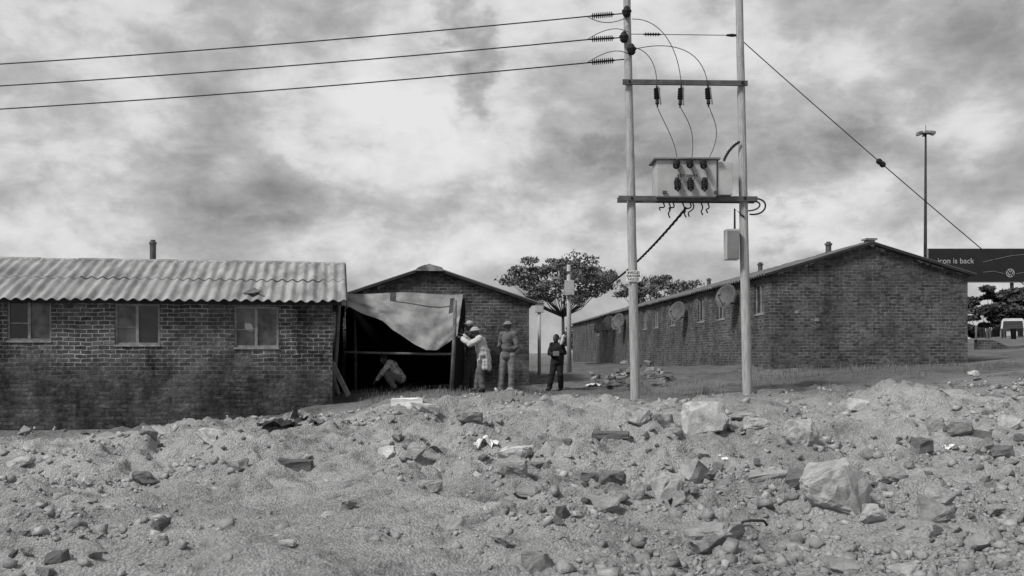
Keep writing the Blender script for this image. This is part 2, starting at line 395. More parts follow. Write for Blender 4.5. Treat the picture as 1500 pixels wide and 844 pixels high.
# --- near house on the left, long side towards us
th = math.radians(10); LH = 13.0; cx, cy = P(487, 500, 23).x, 23.0
def wally(x): return cy+(x-cx)*math.tan(th)
zb = -.45; HL = 2.80-zb
ho = thing('brick_house', 'low brick house at left with three front windows under a wavy grey sheet roof', 'house', (cx-LH*math.cos(th), cy-LH*math.sin(th), zb), th)
def upx(px, d=0):
    s = (px-750)/F; ax, ay = cx-d*math.sin(th), cy+d*math.cos(th)
    return LH-((ax-s*ay)/(math.cos(th)-s*math.sin(th)))
holes = []
for p0, p1, y0, y1 in ((10, 75, 440, 499), (168, 234, 445, 505), (343, 408, 449, 509)):
    u0, u1 = upx(p0), upx(p1); Yw = cy-(LH-(u0+u1)/2)*math.sin(th)
    holes.append((u0, u1, CZ+(HZ-y1)/F*Yw-zb, CZ+(HZ-y0)/F*Yw-zb))
DL = 5.4; RL = .98
bm = B(); uvl = bm.loops.layers.uv.new('UVMap')
wall_panel(bm, uvl, (0, 0, 0), (1, 0, 0), (0, 1, 0), LH, HL, holes)
wall_panel(bm, uvl, (LH, 0, 0), (0, 1, 0), (-1, 0, 0), DL, HL, (), RL)
wall_panel(bm, uvl, (0, 0, 0), (0, 1, 0), (1, 0, 0), DL, HL, (), RL)
wall_panel(bm, uvl, (0, DL, 0), (1, 0, 0), (0, -1, 0), LH, HL)
obj('wall', bm, M['brickL'], ho)
for q, mm in zip(holes, (('glass', 'curtain'), ('curtain', 'glass'), ('curtain', 'curtain'))): wf = window(ho, (0, 0, 0), (1, 0, 0), (0, 1, 0), q, mm)
q = holes[2]; uc_ = q[0]+(q[1]-q[0])*.32; zc_ = q[2]+(q[3]-q[2])*.5; bm = B()
for dx, dz, rr_ in ((0, 0, .085), (.06, -.05, .05), (-.05, .05, .04)): lathe(bm, (uc_+dx, .076-rr_*.05, zc_+dz), (uc_+dx, .0775-rr_*.05, zc_+dz), [(0, rr_), (1, rr_)], 14)
obj('sticker', bm, M['letter'], wf)
bm = B(); k = RL/(DL/2); ov = .28; x0, x1 = -.2, LH+.3
full = V((0, DL/2+ov, k*(DL/2+ov)))
for sgn in (1, -1):
    ey = -ov if sgn == 1 else DL+ov
    e0 = V((x0, ey, HL-k*ov+.06)); sv = V((0, full.y*sgn, full.z))
    roof_panel(bm, e0, (1, 0, 0), x1-x0, sv*.56, .235, .028, .012, rnd)
    roof_panel(bm, e0+sv*.50, (1, 0, 0), x1-x0, sv*.5, .235, .028, .012, rnd, .016)
rf = obj('roof', bm, M['sheet'], ho)
bm = B(); zr = HL+RL+.06
for i in range(int((x1-x0)/.9)):
    u = x0+i*.9; r = rnd.uniform(-.01, .02)
    tube(bm, [(u, DL/2, zr-.03+r), (u+.93, DL/2, zr-.03+r)], .085, 10)
obj('ridge_cap', bm, M['sheet'], rf)
bm = B(); uc = upx(224, DL/2+.25); lathe(bm, (uc, DL/2+.25, zr-.25), (uc, DL/2+.25, zr+.55), [(0, .075), (.86, .075), (.87, .09), (.93, .09), (.94, .06), (1, .06)])
obj('chimney', bm, M['steel'], rf)
bm = B(); obox(bm, (0, -.1, HL-.115), (LH+.2, 0, 0), (0, .06, 0), (0, 0, .1))
obj('eave_beam', bm, M['verge'], ho)
bm = B()
for sgn in (1, -1):
    ey = -ov if sgn == 1 else DL+ov; obox(bm, (x1+.006, ey, HL-k*ov-.09), (.03, 0, 0), (0, full.y*sgn, full.z), (0, 0, .17))
obj('verge_board', bm, M['verge'], rf)
# --- gable fronted long houses
def gable_house(root, W, D, H, rise, brick, lholes, seed, sheet='sheet_dark', ov=.26):
    r = random.Random(seed); bm = B(); uvl = bm.loops.layers.uv.new('UVMap')
    wall_panel(bm, uvl, (0, 0, 0), (1, 0, 0), (0, 1, 0), W, H, (), rise)
    wall_panel(bm, uvl, (0, D, 0), (1, 0, 0), (0, -1, 0), W, H, (), rise)
    wall_panel(bm, uvl, (0, 0, 0), (0, 1, 0), (1, 0, 0), D, H, lholes)
    wall_panel(bm, uvl, (W, 0, 0), (0, 1, 0), (-1, 0, 0), D, H)
    obj('wall', bm, brick, root)
    for q in lholes: window(root, (0, 0, 0), (0, 1, 0), (1, 0, 0), q, r.choice((('glass', 'curtain'), ('curtain', 'glass'), ('glass', 'glass'))))
    k = rise/(W/2); bm = B()
    for sgn in (1, -1):
        ex = -ov if sgn == 1 else W+ov
        roof_panel(bm, (ex, -.14, H-k*ov+.05), (0, 1, 0), D+.28, V(((W/2+ov)*sgn, 0, k*(W/2+ov))), .27, .03, .03, r)
    rf = obj('roof', bm, M[sheet], root)
    bm = B()
    for sgn in (1, -1):
        ex = -ov if sgn == 1 else W+ov
        n = V((-k*sgn, 0, 1)).normalized(); s = V(((W/2+ov)*sgn, 0, k*(W/2+ov)))
        obox(bm, V((ex, -.17, H-k*ov-.01)), s, (0, .03, 0), n*.07)
    obj('verge_board', bm, M['verge'], rf)
    for sgn in (1, -1):                                       # broken mortar bedding under the verge
        t = .06
        while t < .97:
            ln = r.uniform(.05, .16)
            if r.random() < .6:
                ex = 0 if sgn == 1 else W; th_ = r.uniform(.03, .10); N = 6; bm = B()
                s = V((sgn*W/2, 0, rise))*min(ln, .98-t); p = V((ex+sgn*W/2*t, -.03, H+rise*t-.03)); rows = []
                for i in range(N+1):
                    hh = th_*r.uniform(.35, 1.1); q = p+s*(i/N); rows.append([bm.verts.new(q), bm.verts.new(q-V((0, 0, hh))), bm.verts.new(q+V((0, .028, -hh))), bm.verts.new(q+V((0, .028, 0)))])
                for i in range(N):
                    for k_ in range(4): bm.faces.new((rows[i][k_], rows[i+1][k_], rows[i+1][(k_+1) % 4], rows[i][(k_+1) % 4]))
                bm.faces.new(rows[0]); bm.faces.new(rows[-1][::-1])
                obj('mortar_bedding', bm, M['mortar'], root)
            t += ln+.01
    bm = B(); zr = H+rise+.01
    for i in range(int(D/.9)): tube(bm, [(W/2, -.16+i*.9, zr+r.uniform(-.01, .02)), (W/2, .76+i*.9, zr+.01)], .09, 10)
    obj('ridge_cap', bm, M[sheet], rf)
    return rf, zr
def pipe(rf, x, y, z, h, r=.09, m='steel'):
    bm = B(); lathe(bm, (x, y, z-.1), (x, y, z+h), [(0, r), (.78, r), (.79, r*1.35), (.9, r*1.35), (.91, r*.8), (1, r*.8)]); obj('chimney', bm, M[m], rf)
AX = math.atan2(.0533, 1)
zmb = .45; o = P(482, 500, 28.9)
hm = thing('brick_house', 'brick house in the middle showing its gable behind the canvas shelter', 'house', (o.x, 28.9, zmb), AX)
rf, zr = gable_house(hm, 5.66, 24, 3.05-zmb+.02, .95, M['brickM'], (), 5, ov=.2)
bm = B(); pr = [(-.42, -.10), (-.32, .0), (-.14, .07), (.02, .09), (.18, .05), (.36, .0), (.42, -.10)]; ra, rb = [], []
for x, z in pr: ra.append(bm.verts.new((2.83+x, -.2, zr+z))); rb.append(bm.verts.new((2.83+x, .5, zr+z+.02)))
for i in range(len(pr)-1): bm.faces.new((ra[i], ra[i+1], rb[i+1], rb[i]))
bm.faces.new(ra); bm.faces.new(rb[::-1]); obj('ridge_cap', bm, M['mortar'], rf)
zrb = .85; o = P(1130, 500, 29.5)
hr = thing('brick_house', 'long brick house at right with a dark gable and a window row along its side', 'house', (o.x, 29.5, zrb), AX)
lh = []
for px in (1112, 1056, 1027, 985, 961, 944, 925, 907, 891, 876):
    Yp = 13565/(px-670); v = (Yp-29.5)*math.sqrt(1+.0533**2); lh.append((v-.5, v+.5, 3.40-zrb-.62, 3.40-zrb+.28))
rf, zr = gable_house(hr, 5.8, 51, 3.90-zrb, .87, M['brickR'], lh, 9, ov=.2)
for px, h in ((1217, .42), (1116, .42), (1040, .4), (985, .45), (940, .45)): pipe(rf, 2.9, 17960/(px-670)-29.5, zr, h)
bm = B(); obox(bm, (2.80, -.1, zr-.05), (.2, 0, 0), (0, .3, 0), (0, 0, .15)); obox(bm, (2.74, -.14, zr+.10), (.32, 0, 0), (0, .4, 0), (0, 0, .05)); obj('chimney', bm, M['mortar'], rf)
for px, py, ww, hh, lab in ((1168, 456, .12, .09, 'small pale paper scrap on the left of the right gable wall'), (1197, 468, .15, .09, 'torn pale notice on the right gable wall nearer its centre')):
    p = P(px, py, 29.5); n_ = 6; bm = B(); g = [[None]*n_ for _ in range(n_)]
    yy = 29.5+(p.x-hr.location.x)*.0533-.012
    for i in range(n_):
        for j in range(n_): g[i][j] = bm.verts.new((p.x+ww*(i/(n_-1)-.5)+rnd.uniform(-.02, .02), yy-rnd.uniform(0, .012), p.z+hh*(j/(n_-1)-.5)+rnd.uniform(-.02, .02)))
    for i in range(n_-1):
        for j in range(n_-1): bm.faces.new((g[i][j], g[i+1][j], g[i+1][j+1], g[i][j+1]))
    solo('paper_notice', bm, M['mortar'], (p.x, yy, p.z), lab, 'notice')

# ------------------------------------------------------------------ satellite dishes
def dish(px, py, r, lab):
    Yp = 13565/(px+8-670); c = P(px, py, Yp); wx = 9.043-.0533*Yp
    c.x = wx-.42; f = V((-.74, -.58, .34)).normalized()
    t = thing('satellite_dish', lab, 'satellite dish', (wx, Yp, c.z), 0, 'dishes along the side of the long house')
    bm = B(); prof = []
    for i in range(7): prof.append((i/6*r, .22*r*(i/6)**2))
    a = f; ref = a.orthogonal().normalized(); s = a.cross(ref); rings = []
    for (rr, hh) in prof: rings.append([bm.verts.new(c+a*(hh-.1)+(ref*math.cos(k*math.pi/12)+s*math.sin(k*math.pi/12))*max(rr, .002)) for k in range(24)])
    for i in range(6):
        for k in range(24): bm.faces.new((rings[i][k], rings[i][(k+1) % 24], rings[i+1][(k+1) % 24], rings[i+1][k]))
    bmesh.ops.solidify(bm, geom=list(bm.faces), thickness=.012)
    wobj('reflector', bm, M['dishm'], t, True)
    up = V((0, 0, 1)); foot = c-up*r*.9+f*.12; tip = c+f*r*.95-up*r*.25
    bm = B(); tube(bm, [foot, tip], .014); wobj('feed_arm', bm, M['steel'], t)
    bm = B(); lathe(bm, tip, tip-f*.12+up*.02, [(0, .03), (.5, .045), (1, .03)]); wobj('feed_horn', bm, M['tank_d'], t)
    bm = B(); tube(bm, [(wx+.02, Yp, c.z-.25), (wx-.3, Yp, c.z-.25), c-f*.1], .025); wobj('wall_bracket', bm, M['steel'], t)
dish(1073, 433, .40, 'nearest satellite dish on the long right house, beside its first window')
dish(998, 456, .42, 'second nearest satellite dish on the side of the long right house')
dish(908, 471, .48, 'third satellite dish along the long house, just left of the wooden pole')
dish(893, 473, .46, 'fourth satellite dish along the long house counting from the gable')
dish(880, 478, .46, 'farthest satellite dish near the end of the long house')

# ------------------------------------------------------------------ transformer pole structure
YP = 21.0
bl, tl = P(931, 596, YP), P(917, -60, YP); brr, trr = P(1095, 588, YP), P(1081.5, -60, YP)
st = thing('transformer_pole_frame', 'pair of pale wooden poles joined by steel crossarms and carrying power equipment', 'utility poles', ((bl.x+brr.x)/2, YP, (bl.z+brr.z)/2))
def onpole(i, py):
    b, t = ((bl, tl), (brr, trr))[i]; z = CZ+(HZ-py)/F*YP; return b.lerp(t, (z-b.z)/(t.z-b.z))
for b, t in ((bl, tl), (brr, trr)):
    bm = B(); pts = []; rr = []
    bb = b+(b-t).normalized()*.6
    for i in range(26):
        q = i/25; pts.append(bb.lerp(t, q)+V((rnd.uniform(-1, 1)*.004, 0, 0))); rr.append(.103-.030*q)
    tube(bm, pts, rr, 16); wobj('pole', bm, M['wood'], st, True)
def hbeam(name, xa, xb, py0, py1, dy, thick, m='steel'):
    a, b = P(xa, py0, YP), P(xb, py1, YP); bm = B(); h = .10
    obox(bm, a+V((0, dy, -h/2)), b-a, (0, .012, 0), (0, 0, h))
    obox(bm, a+V((0, dy+.012, -h/2)), b-a, (0, thick, 0), (0, 0, .012)); obox(bm, a+V((0, dy+.012, h/2-.012)), b-a, (0, thick, 0), (0, 0, .012))
    return wobj(name, bm, M[m], st)
hbeam('crossarm', 911, 1093, 122.5, 124.5, -.15, .05)
hbeam('platform_beam', 905, 1107, 292, 293, -.16, .05); hbeam('platform_beam', 905, 1107, 292, 293, .10, .05)
for px in (970, 1044):
    a = P(px, 286, YP); bm = B(); obox(bm, a+V((-.04, -.4, -.02)), (.08, 0, 0), (0, .8, 0), (0, 0, .05)); wobj('support_channel', bm, M['steel'], st)
for i, py in ((0, 122), (1, 124), (0, 292), (1, 292)):
    c = onpole(i, py); bm = B(); lathe(bm, c+V((0, -.17, 0)), c+V((0, .2, 0)), [(0, .03), (.08, .03), (.081, .014), (.92, .014), (.921, .03), (1, .03)], 8); wobj('bolt', bm, M['dark'], st)
ENDS = [(862, 24, 20), (862, 58, 55), (862, 92, 87)]
for (px, py, pe) in ENDS:                                  # strain insulators
    p0 = P(px, py, YP); p1 = onpole(0, pe)+V((-.08, 0, 0)); prof = [(0, .012)]
    for kk in range(11):
        t = .10+kk*.055; prof += [(t, .018), (t+.012, .062), (t+.028, .057), (t+.03, .018)]
    prof += [(.72, .02), (.74, .012), (1, .012)]
    bm = B(); lathe(bm, p0, p1, prof, 12); wobj('strain_insulator', bm, M['dark'], st, False)
for px, py in ((917, 20), (913, 57), (924, 75)):
    c = onpole(0, py); c = V((P(px, py, YP).x, YP-.13, c.z)); bm = B(); up = V((0, 0, 1)); lathe(bm, c-up*.11, c+up*.11, [(0, .05), (.2, .085), (.35, .075), (.45, .10), (.62, .095), (.75, .06), (.85, .06), (1, .03)], 14); wobj('pin_insulator', bm, M['dark'], st, True)
a, b = onpole(0, 50), onpole(1, 52)
bm = B(); tube(bm, [a, b], .008, 6); wobj('tie_wire', bm, M['steel'], st)
bm = B(); lathe(bm, a.lerp(b, .14), a.lerp(b, .30), [(0, .012)]+[x for q in range(6) for x in ((.1+q*.14, .018), (.13+q*.14, .045), (.17+q*.14, .018))]+[(1, .012)], 10); wobj('tie_insulator', bm, M['dark'], st)
bm = B(); lathe(bm, a.lerp(b, .88), a.lerp(b, .98), [(0, .02), (.5, .035), (1, .02)], 10); wobj('tie_insulator', bm, M['dark'], st)
YC = YP-.22
CUT = [(962, 128, 963, 157), (998, 128, 996, 158), (1037, 128, 1038, 157)]
for (xa, ya, xb, yb) in CUT:                               # drop out fuses
    p0, p1 = P(xa, ya-2, YC), P(xb, yb, YC-.08); prof = [(0, .02), (.08, .02)]
    for q in range(6): prof += [(.12+q*.085, .028), (.14+q*.085, .066), (.17+q*.085, .062), (.185+q*.085, .028)]
    prof += [(.68, .035), (.85, .04), (.86, .02), (1, .015)]
    bm = B(); lathe(bm, p0, p1, prof, 12); f = wobj('fuse_cutout', bm, M['dark'], st)
    bm = B(); tube(bm, [p0+V((.03, -.05, -.03)), p1+V((.05, -.12, .03))], .014, 8); wobj('fuse_tube', bm, M['steel'], f)
def wire(name, pts, r, m, parent): bm = B(); tube(bm, pts, r, 6); return wobj(name, bm, M[m], parent, True)
J = lambda x, y, d=-.15: P(x, y, YP+d)
wire('jumper_wire', bez(J(926, 28), J(968, 26), J(995, 70), J(998, 126, -.22)), .008, 'alu', st)
wire('jumper_wire', bez(J(930, 70), J(950, 74), J(963, 95), J(962, 126, -.22)), .008, 'alu', st)
wire('jumper_wire', bez(J(930, 72), J(970, 62), J(1030, 62), J(1037, 126, -.22)), .008, 'alu', st)
for k_, (px, py, pe) in enumerate(ENDS): wire('jumper_wire', bez(J(px-2, py, 0), J(px+20, py-14 if k_ else py+14, -.1), J(px+40, pe-18 if k_ else py+10, -.15), J(920, pe-8 if k_ else pe+5, -.15)), .008, 'alu', st)
# power lines
for i, (y0, y1, lab) in enumerate(((94, 24, 'top overhead power line of the three running left from the wooden pole'), (126, 58, 'middle overhead power line of the three running left from the wooden pole'), (160, 92, 'lowest overhead power line of the three running left from the wooden pole'))):
    pts = []; xe = P(862, 0, YP).x; xl = P(0, 0, YP).x; ze = P(0, y1, YP).z; zl = P(0, y0, YP).z
    for q in range(41):
        X = xe-(xe+44)*q/40; t = (xe-X)/(xe-xl); pts.append((X, YP, ze+(zl-ze)*t-.22*t*(1-t)))
    bm = B(); tube(bm, pts, .0125, 6); solo('power_line', bm, M['cable'], (xe, YP, ze), lab, 'power line', 'power lines strung to the wooden poles', True)
# transformer
YF = 20.68; a, b = P(962, 288, YF), P(1050, 234, YF)
tr = thing('transformer', 'grey box transformer with two rows of dark bushings on the pole platform', 'transformer', ((a.x+b.x)/2, YP, a.z))
bm = B(); obox(bm, a, (b.x-a.x, 0, 0), (0, .66, 0), (0, 0, b.z-a.z)); bev(bm, .02); tank = wobj('tank', bm, M['tank'], tr)
bm = B(); obox(bm, (a.x-.07, YF-.06, b.z+.001), (b.x-a.x+.14, 0, 0), (0, .78, 0), (0, 0, .04)); bev(bm, .01); wobj('lid', bm, M['tank_d'], tr)
bm = B(); obox(bm, (a.x+.06, YF+.665, a.z+.06), (1.05, 0, 0), (0, .03, 0), (0, 0, .59))
for k_ in range(7): obox(bm, (a.x+.06+k_*.17, YF+.69, a.z+.08), (.02, 0, 0), (0, .18, 0), (0, 0, .55))
wobj('cooling_fins', bm, M['tank'], tr)
c, d = P(1052, 285, YF), P(1074, 236, YF)
bm = B(); obox(bm, c+V((0, .05, 0)), (d.x-c.x, 0, 0), (0, .5, 0), (0, 0, d.z-c.z)); bev(bm, .015); wobj('cable_box', bm, M['tank'], tr)
for (xa, ya, xb, yb) in ((992, 236, 990, 246), (1010, 235, 1011, 245), (1030, 236, 1031, 246), (992, 262, 993, 280), (1011, 262, 1012, 280), (1032, 262, 1032, 280)):
    p0, p1 = P(xa, ya, YF-.03), P(xb, yb, YF-.22); prof = [(0, .05), (.15, .05)]
    for q in range(4): prof += [(.2+q*.16, .04), (.24+q*.16, .07), (.3+q*.16, .065), (.33+q*.16, .04)]
    prof += [(.86, .03), (1, .02)]
    bm = B(); lathe(bm, p0, p1, prof, 12); wobj('bushing', bm, M['dark'], tr)
for x0_, x1_ in ((991, 992), (1011, 1011), (1031, 1031)):
    wire('bushing_lead', bez(P(x0_, 246, YF-.22), P(x0_+8, 252, YF-.3), P(x1_+8, 262, YF-.25), P(x1_, 278, YF-.2)), .008, 'cable', tr)
text_mesh('lettering', '420V 200kVA', .075, M['black'], tank, P(1007, 257.5, YF-.004))
for (xa, ya), (cx1, cy1), (cx2, cy2), (xb, yb) in (((963, 157), (972, 180), (990, 205), (992, 236)), ((997, 158), (1006, 175), (1020, 190), (1013, 235)), ((1039, 157), (1046, 178), (1060, 195), (1036, 236))):
    wire('transformer_lead', bez(P(xa, ya, YC-.08), P(cx1, cy1, YC-.05), P(cx2, cy2, YC-.02), P(xb, yb, YF-.05)), .008, 'alu', st)
for k_ in range(8):                                         # loose cable ends below the platform
    px = 968+k_*10; p0 = P(px+rnd.uniform(-4, 4), 297, YP); p3 = P(px+rnd.uniform(-10, 10), rnd.uniform(305, 320), YP+rnd.uniform(-.2, .2))
    wire('loose_cable', bez(p0, p0+V((.1, 0, -.2)), p3+V((-.1, 0, .15)), p3, 8), .014, 'cable', st)
wire('cable_loop', bez(P(1098, 292, YP-.1), P(1130, 285, YP-.1), P(1128, 318, YP-.1), P(1098, 314, YP-.1)), .018, 'cable', st)
wire('cable_loop', bez(P(1100, 296, YP-.1), P(1118, 292, YP-.1), P(1118, 308, YP-.1), P(1096, 309, YP-.1)), .016, 'cable', st)
def twist(pts, r):
    bm = B()
    for ph in (0, 2.1, 4.2):
        q = [p+V((math.cos(i*1.1+ph), 0, math.sin(i*1.1+ph)))*r*1.1 for i, p in enumerate(pts)]; tube(bm, q, r, 5)
    return bm
bm = twist(bez(P(1060, 236, YP-.05), P(1064, 225, YP-.05), P(1072, 214, YP-.1), P(1083, 208, YP-.12), 20), .016); wobj('cable_tail', bm, M['cable'], st)
YQ = 45.0
p0, p3 = P(1005, 305, YP+.1), P(834, 432, YQ); pts = []
for i in range(121):
    t = i/120; p = p0.lerp(p3, t); p.z -= 1.5*t*(1-t)*1.6; pts.append(p)
solo('service_cable', twist(pts, .016), M['cable'], p0, 'thick twisted black cable sagging from the transformer down to a distant pole', 'cable')
# switch box on right pole
c = P(1064, 380, YP-.2)
sb = thing('switch_box', 'pale grey metal box fixed to the left side of the right wooden pole', 'box', c)
bm = B(); obox(bm, c, (.27, 0, 0), (0, .28, 0), (0, 0, .62)); bev(bm, .012); wobj('housing', bm, M['tank'], sb)
bm = B(); obox(bm, c+V((.02, -.014, .03)), (.23, 0, 0), (0, .012, 0), (0, 0, .55)); wobj('door', bm, M['tank_d'], sb)
bm = B(); tube(bm, [c+V((.2, .14, .62)), c+V((.2, .14, 1.05)), P(1090, 318, YP-.1)], .022); wobj('conduit', bm, M['cable'], sb)
# warning sign on left pole
c = onpole(0, 405)+V((0, -.115, 0))
ws = thing('warning_sign', 'small white danger plate nailed to the left wooden pole', 'sign', c)
bm = B(); obox(bm, c+V((-.15, 0, -.11)), (.3, 0, 0), (0, .006, 0), (0, 0, .22)); wobj('plate', bm, M['white'], ws)
for i, s in enumerate(('INGOZI', 'DANGER', 'NGOZI')): text_mesh('lettering', s, .07, M['black'], ws, c+V((0, -.005, .068-i*.068)))
# guy wire
p0 = onpole(1, 57); p1 = p0+(P(1445, 365, YP)-p0)*1.62
gw = thing('guy_wire', 'slanting stay wire running from the right wooden pole down to the right', 'guy wire', p0)
bm = B(); tube(bm, [p0.lerp(p1, i/20)-V((0, 0, .35*(i/20)*(1-i/20))) for i in range(21)], .010, 6); wobj('strand', bm, M['cable'], gw)
dv = (p1-p0).normalized(); c = p0.lerp(p1, .353)-V((0, 0, .08))
bm = B(); lathe(bm, c-dv*.11, c+dv*.11, [(0, .02), (.15, .06), (.45, .06), (.5, .04), (.55, .06), (.85, .06), (1, .02)], 12); wobj('stay_insulator', bm, M['dark'], gw)

# ------------------------------------------------------------------ distant poles, mast, billboard
c = G(834, YQ); up = V((0, 0, 1))
t = thing('utility_pole', 'thin distant wooden pole with a pale box, standing before the umbrella tree', 'utility pole', c)
tp = P(833, 388, YQ); bm = B(); tube(bm, [c-up*.3, tp], [.11, .085], 10); wobj('pole', bm, M['wood'], t, True)
q0, q1 = P(827, 433, YQ-.16), P(841, 411, YQ-.16); bm = B(); obox(bm, q0+V((0, -.15, 0)), (q1.x-q0.x, 0, 0), (0, .2, 0), (0, 0, q1.z-q0.z)); bev(bm, .02); wobj('meter_box', bm, M['tank'], t)
bm = B(); obox(bm, tp+V((-.35, -.12, -.35)), (.7, 0, 0), (0, .06, 0), (0, 0, .06)); wobj('crossarm', bm, M['steel'], t)
c = G(790, 36); t = thing('meter_post', 'short pale post with a small hooded box beside the middle house', 'post', c)
tp = P(790, 458, 36); bm = B(); tube(bm, [c-up*.2, tp], .06, 10); wobj('post', bm, M['wood'], t, True)
bm = B(); obox(bm, tp+V((-.15, -.1, 0)), (.3, 0, 0), (0, .2, 0), (0, 0, .32)); bev(bm, .02); wobj('box', bm, M['tank'], t)
bm = B(); v = [bm.verts.new(tp+V(q)) for q in ((-.19, -.14, .32), (.19, -.14, .32), (.19, .14, .32), (-.19, .14, .32), (0, -.14, .44), (0, .14, .44))]
for f in ((0, 1, 4), (3, 5, 2), (0, 4, 5, 3), (1, 2, 5, 4), (0, 3, 2, 1)): bm.faces.new([v[i] for i in f])
wobj('hood', bm, M['tank_d'], t)
YM = 110; tp = P(1356, 196, YM); c = G(1355, YM)
t = thing('mast_light', 'tall thin floodlight mast rising beyond the right house', 'light mast', c)
bm = B(); tube(bm, [c, tp+up*.1], [.24, .10], 12); wobj('mast', bm, M['verge'], t, True)
bm = B(); lathe(bm, tp+up*-.05, tp+up*.12, [(0, .35), (.5, .55), (1, .35)], 16); wobj('head_ring', bm, M['steel'], t)
bm = B(); tube(bm, [tp, tp+up*.9], .03, 6); wobj('lightning_rod', bm, M['steel'], t)
for k_ in range(6):
    an = k_*math.pi/3+.3; dd = V((math.cos(an), math.sin(an), 0)); bm = B()
    obox(bm, tp+dd*.5-V((-dd.y, dd.x, 0))*.2, dd*.5-up*.12, V((-dd.y, dd.x, 0))*.4, up*.26); tube(bm, [tp, tp+dd*.6+up*.1], .04, 6); wobj('floodlight', bm, M['tank_d'], t)
YB = 90.0; KB = YB/72
a, b = P(1360, 413, YB), P(1610, 365, YB)
t = thing('billboard', 'dark billboard with white lettering beyond the right house', 'billboard', ((a.x+b.x)/2, YB, g1((a.x+b.x)/2, YB)))
bm = B(); obox(bm, a, (b.x-a.x, 0, 0), (0, .25, 0), (0, 0, b.z-a.z)); wobj('panel', bm, M['board'], t)
bm = B(); e = .05
obox(bm, a+V((-e, -.04, b.z-a.z+.002)), (b.x-a.x+2*e, 0, 0), (0, .3, 0), (0, 0, e)); obox(bm, a+V((-e, -.04, -e-.002)), (b.x-a.x+2*e, 0, 0), (0, .3, 0), (0, 0, e)); obox(bm, a+V((-e-.002, -.04, 0)), (e, 0, 0), (0, .3, 0), (0, 0, b.z-a.z))
wobj('frame', bm, M['tank_d'], t)
for fx in (.2, .5, .8):
    x = a.x+(b.x-a.x)*fx; bm = B(); tube(bm, [(x, YB+.35, g1(x, YB)-.3), (x, YB+.35, b.z-.3)], .16, 8); wobj('support_post', bm, M['steel'], t)
text_mesh('lettering', 'icon is back', .68, M['letter'], t, P(1400, 382.5, YB-.02))
lc = P(1480, 400, YB-.015)
bm = B()
def ring(bm, c, r0, r1, n=28):
    vs = [[bm.verts.new(c+V((math.cos(k*2*math.pi/n)*r, 0, math.sin(k*2*math.pi/n)*r))) for k in range(n)] for r in (r0, r1)]
    for k in range(n): bm.faces.new((vs[0][k], vs[0][(k+1) % n], vs[1][(k+1) % n], vs[1][k]))
ring(bm, lc, .25*KB, .30*KB)
def seg(bm, c, p, q, w_=.045):
    p, q = V((p[0], 0, p[1]))*KB, V((q[0], 0, q[1]))*KB; n = V((-(q-p).z, 0, (q-p).x)).normalized()*w_*KB/2
    bm.faces.new([bm.verts.new(c+x) for x in (p-n, q-n, q+n, p+n)])
for p, q in (((-.11, .21), (0, .03)), ((0, .03), (.11, .21)), ((-.2, .12), (-.09, -.2)), ((-.09, -.2), (0, -.02)), ((0, -.02), (.09, -.2)), ((.09, -.2), (.2, .12))): seg(bm, lc, p, q)
wobj('emblem', bm, M['letter'], t)
for xa, ya, xb, yb in ((1440, 399, 1471, 401), (1489, 401, 1540, 399), (1440, 384, 1520, 371)):
    p, q = P(xa, ya, YB-.012), P(xb, yb, YB-.012); bm = B(); tube(bm, [p, p.lerp(q, .5)+up*.15, q], .025, 6); wobj('light_strip', bm, M['dishm'], t)

# ------------------------------------------------------------------ trees
def tree(px, Y, top, bot, xl, xr, lab, seed, n, mt, flat=.5, leaf=.2, per=110, trunk=1.0):
    r = np.random.RandomState(seed); rr = random.Random(seed); c = G(px, Y)
    t = thing('tree', lab, 'tree', c)
    x0, x1 = P(xl, 0, Y).x, P(xr, 0, Y).x; z0, z1 = P(0, bot, Y).z, P(0, top, Y).z
    cc = V(((x0+x1)/2, Y, (z0+z1)/2)); R = V(((x1-x0)/2, (x1-x0)/2, (z1-z0)/2))
    cl_ = []
    while len(cl_) < n:
        d = V(r.normal(size=3)); d.normalize(); q = rr.uniform(.3, 1)**.5
        p = V((d.x*R.x*q*.92, d.y*R.y*q*.92, d.z*R.z*q*.84))
        if p.z < 0 and rr.random() < flat: continue
        cl_.append(cc+p)
    fk = V((c.x+.1, Y, c.z+(z0-c.z)*.85))
    bm = B(); h = (z1-c.z)*trunk
    tube(bm, [c-up*.3, c.lerp(fk, .5)+V((.08, 0, 0)), fk], [h*.028, h*.021, h*.018], 10)
    for p in cl_[::3]:
        m_ = fk.lerp(p, .5)+V((0, 0, -.10*(p-fk).length)); tube(bm, [fk, m_, p], [h*.010, h*.005, h*.002], 6)
    wobj('trunk', bm, M['bark'], t, True)
    vs = []; fs = []
    for p in cl_:
        rc = R.x*rr.uniform(.10, .24)
        for _ in range(per):
            d = r.normal(size=3); d /= np.linalg.norm(d)+1e-9; d = d*rc*r.uniform(.2, 1)**.6; d[2] *= .45
            q = V((p.x+d[0], p.y+d[1], p.z+d[2])); u = V(r.normal(size=3)).normalized(); v = u.orthogonal().normalized()
            s = leaf*rr.uniform(.5, 1.2); i = len(vs)
            vs += [q-u*s*.6-c, q+v*s*.35-c, q+u*s*.6-c, q-v*s*.35-c]; fs.append((i, i+1, i+2, i+3))
    me = bpy.data.meshes.new('crown'); me.from_pydata(vs, [], fs); link('crown', me, M[mt], t)
tree(822, 60, 368, 452, 730, 912, 'spreading umbrella shaped tree standing between the middle and right houses', 4, 95, 'leafA', .45, .18, 95, .7)
tree(972, 90, 400, 470, 902, 1044, 'broad dark tree rising behind the long house between the wooden poles', 11, 60, 'leafA', .5, .27, 95)
tree(1448, 84, 408, 515, 1405, 1500, 'dark bushy tree under the billboard, nearer the right house', 21, 85, 'leafB', .1, .36, 130)
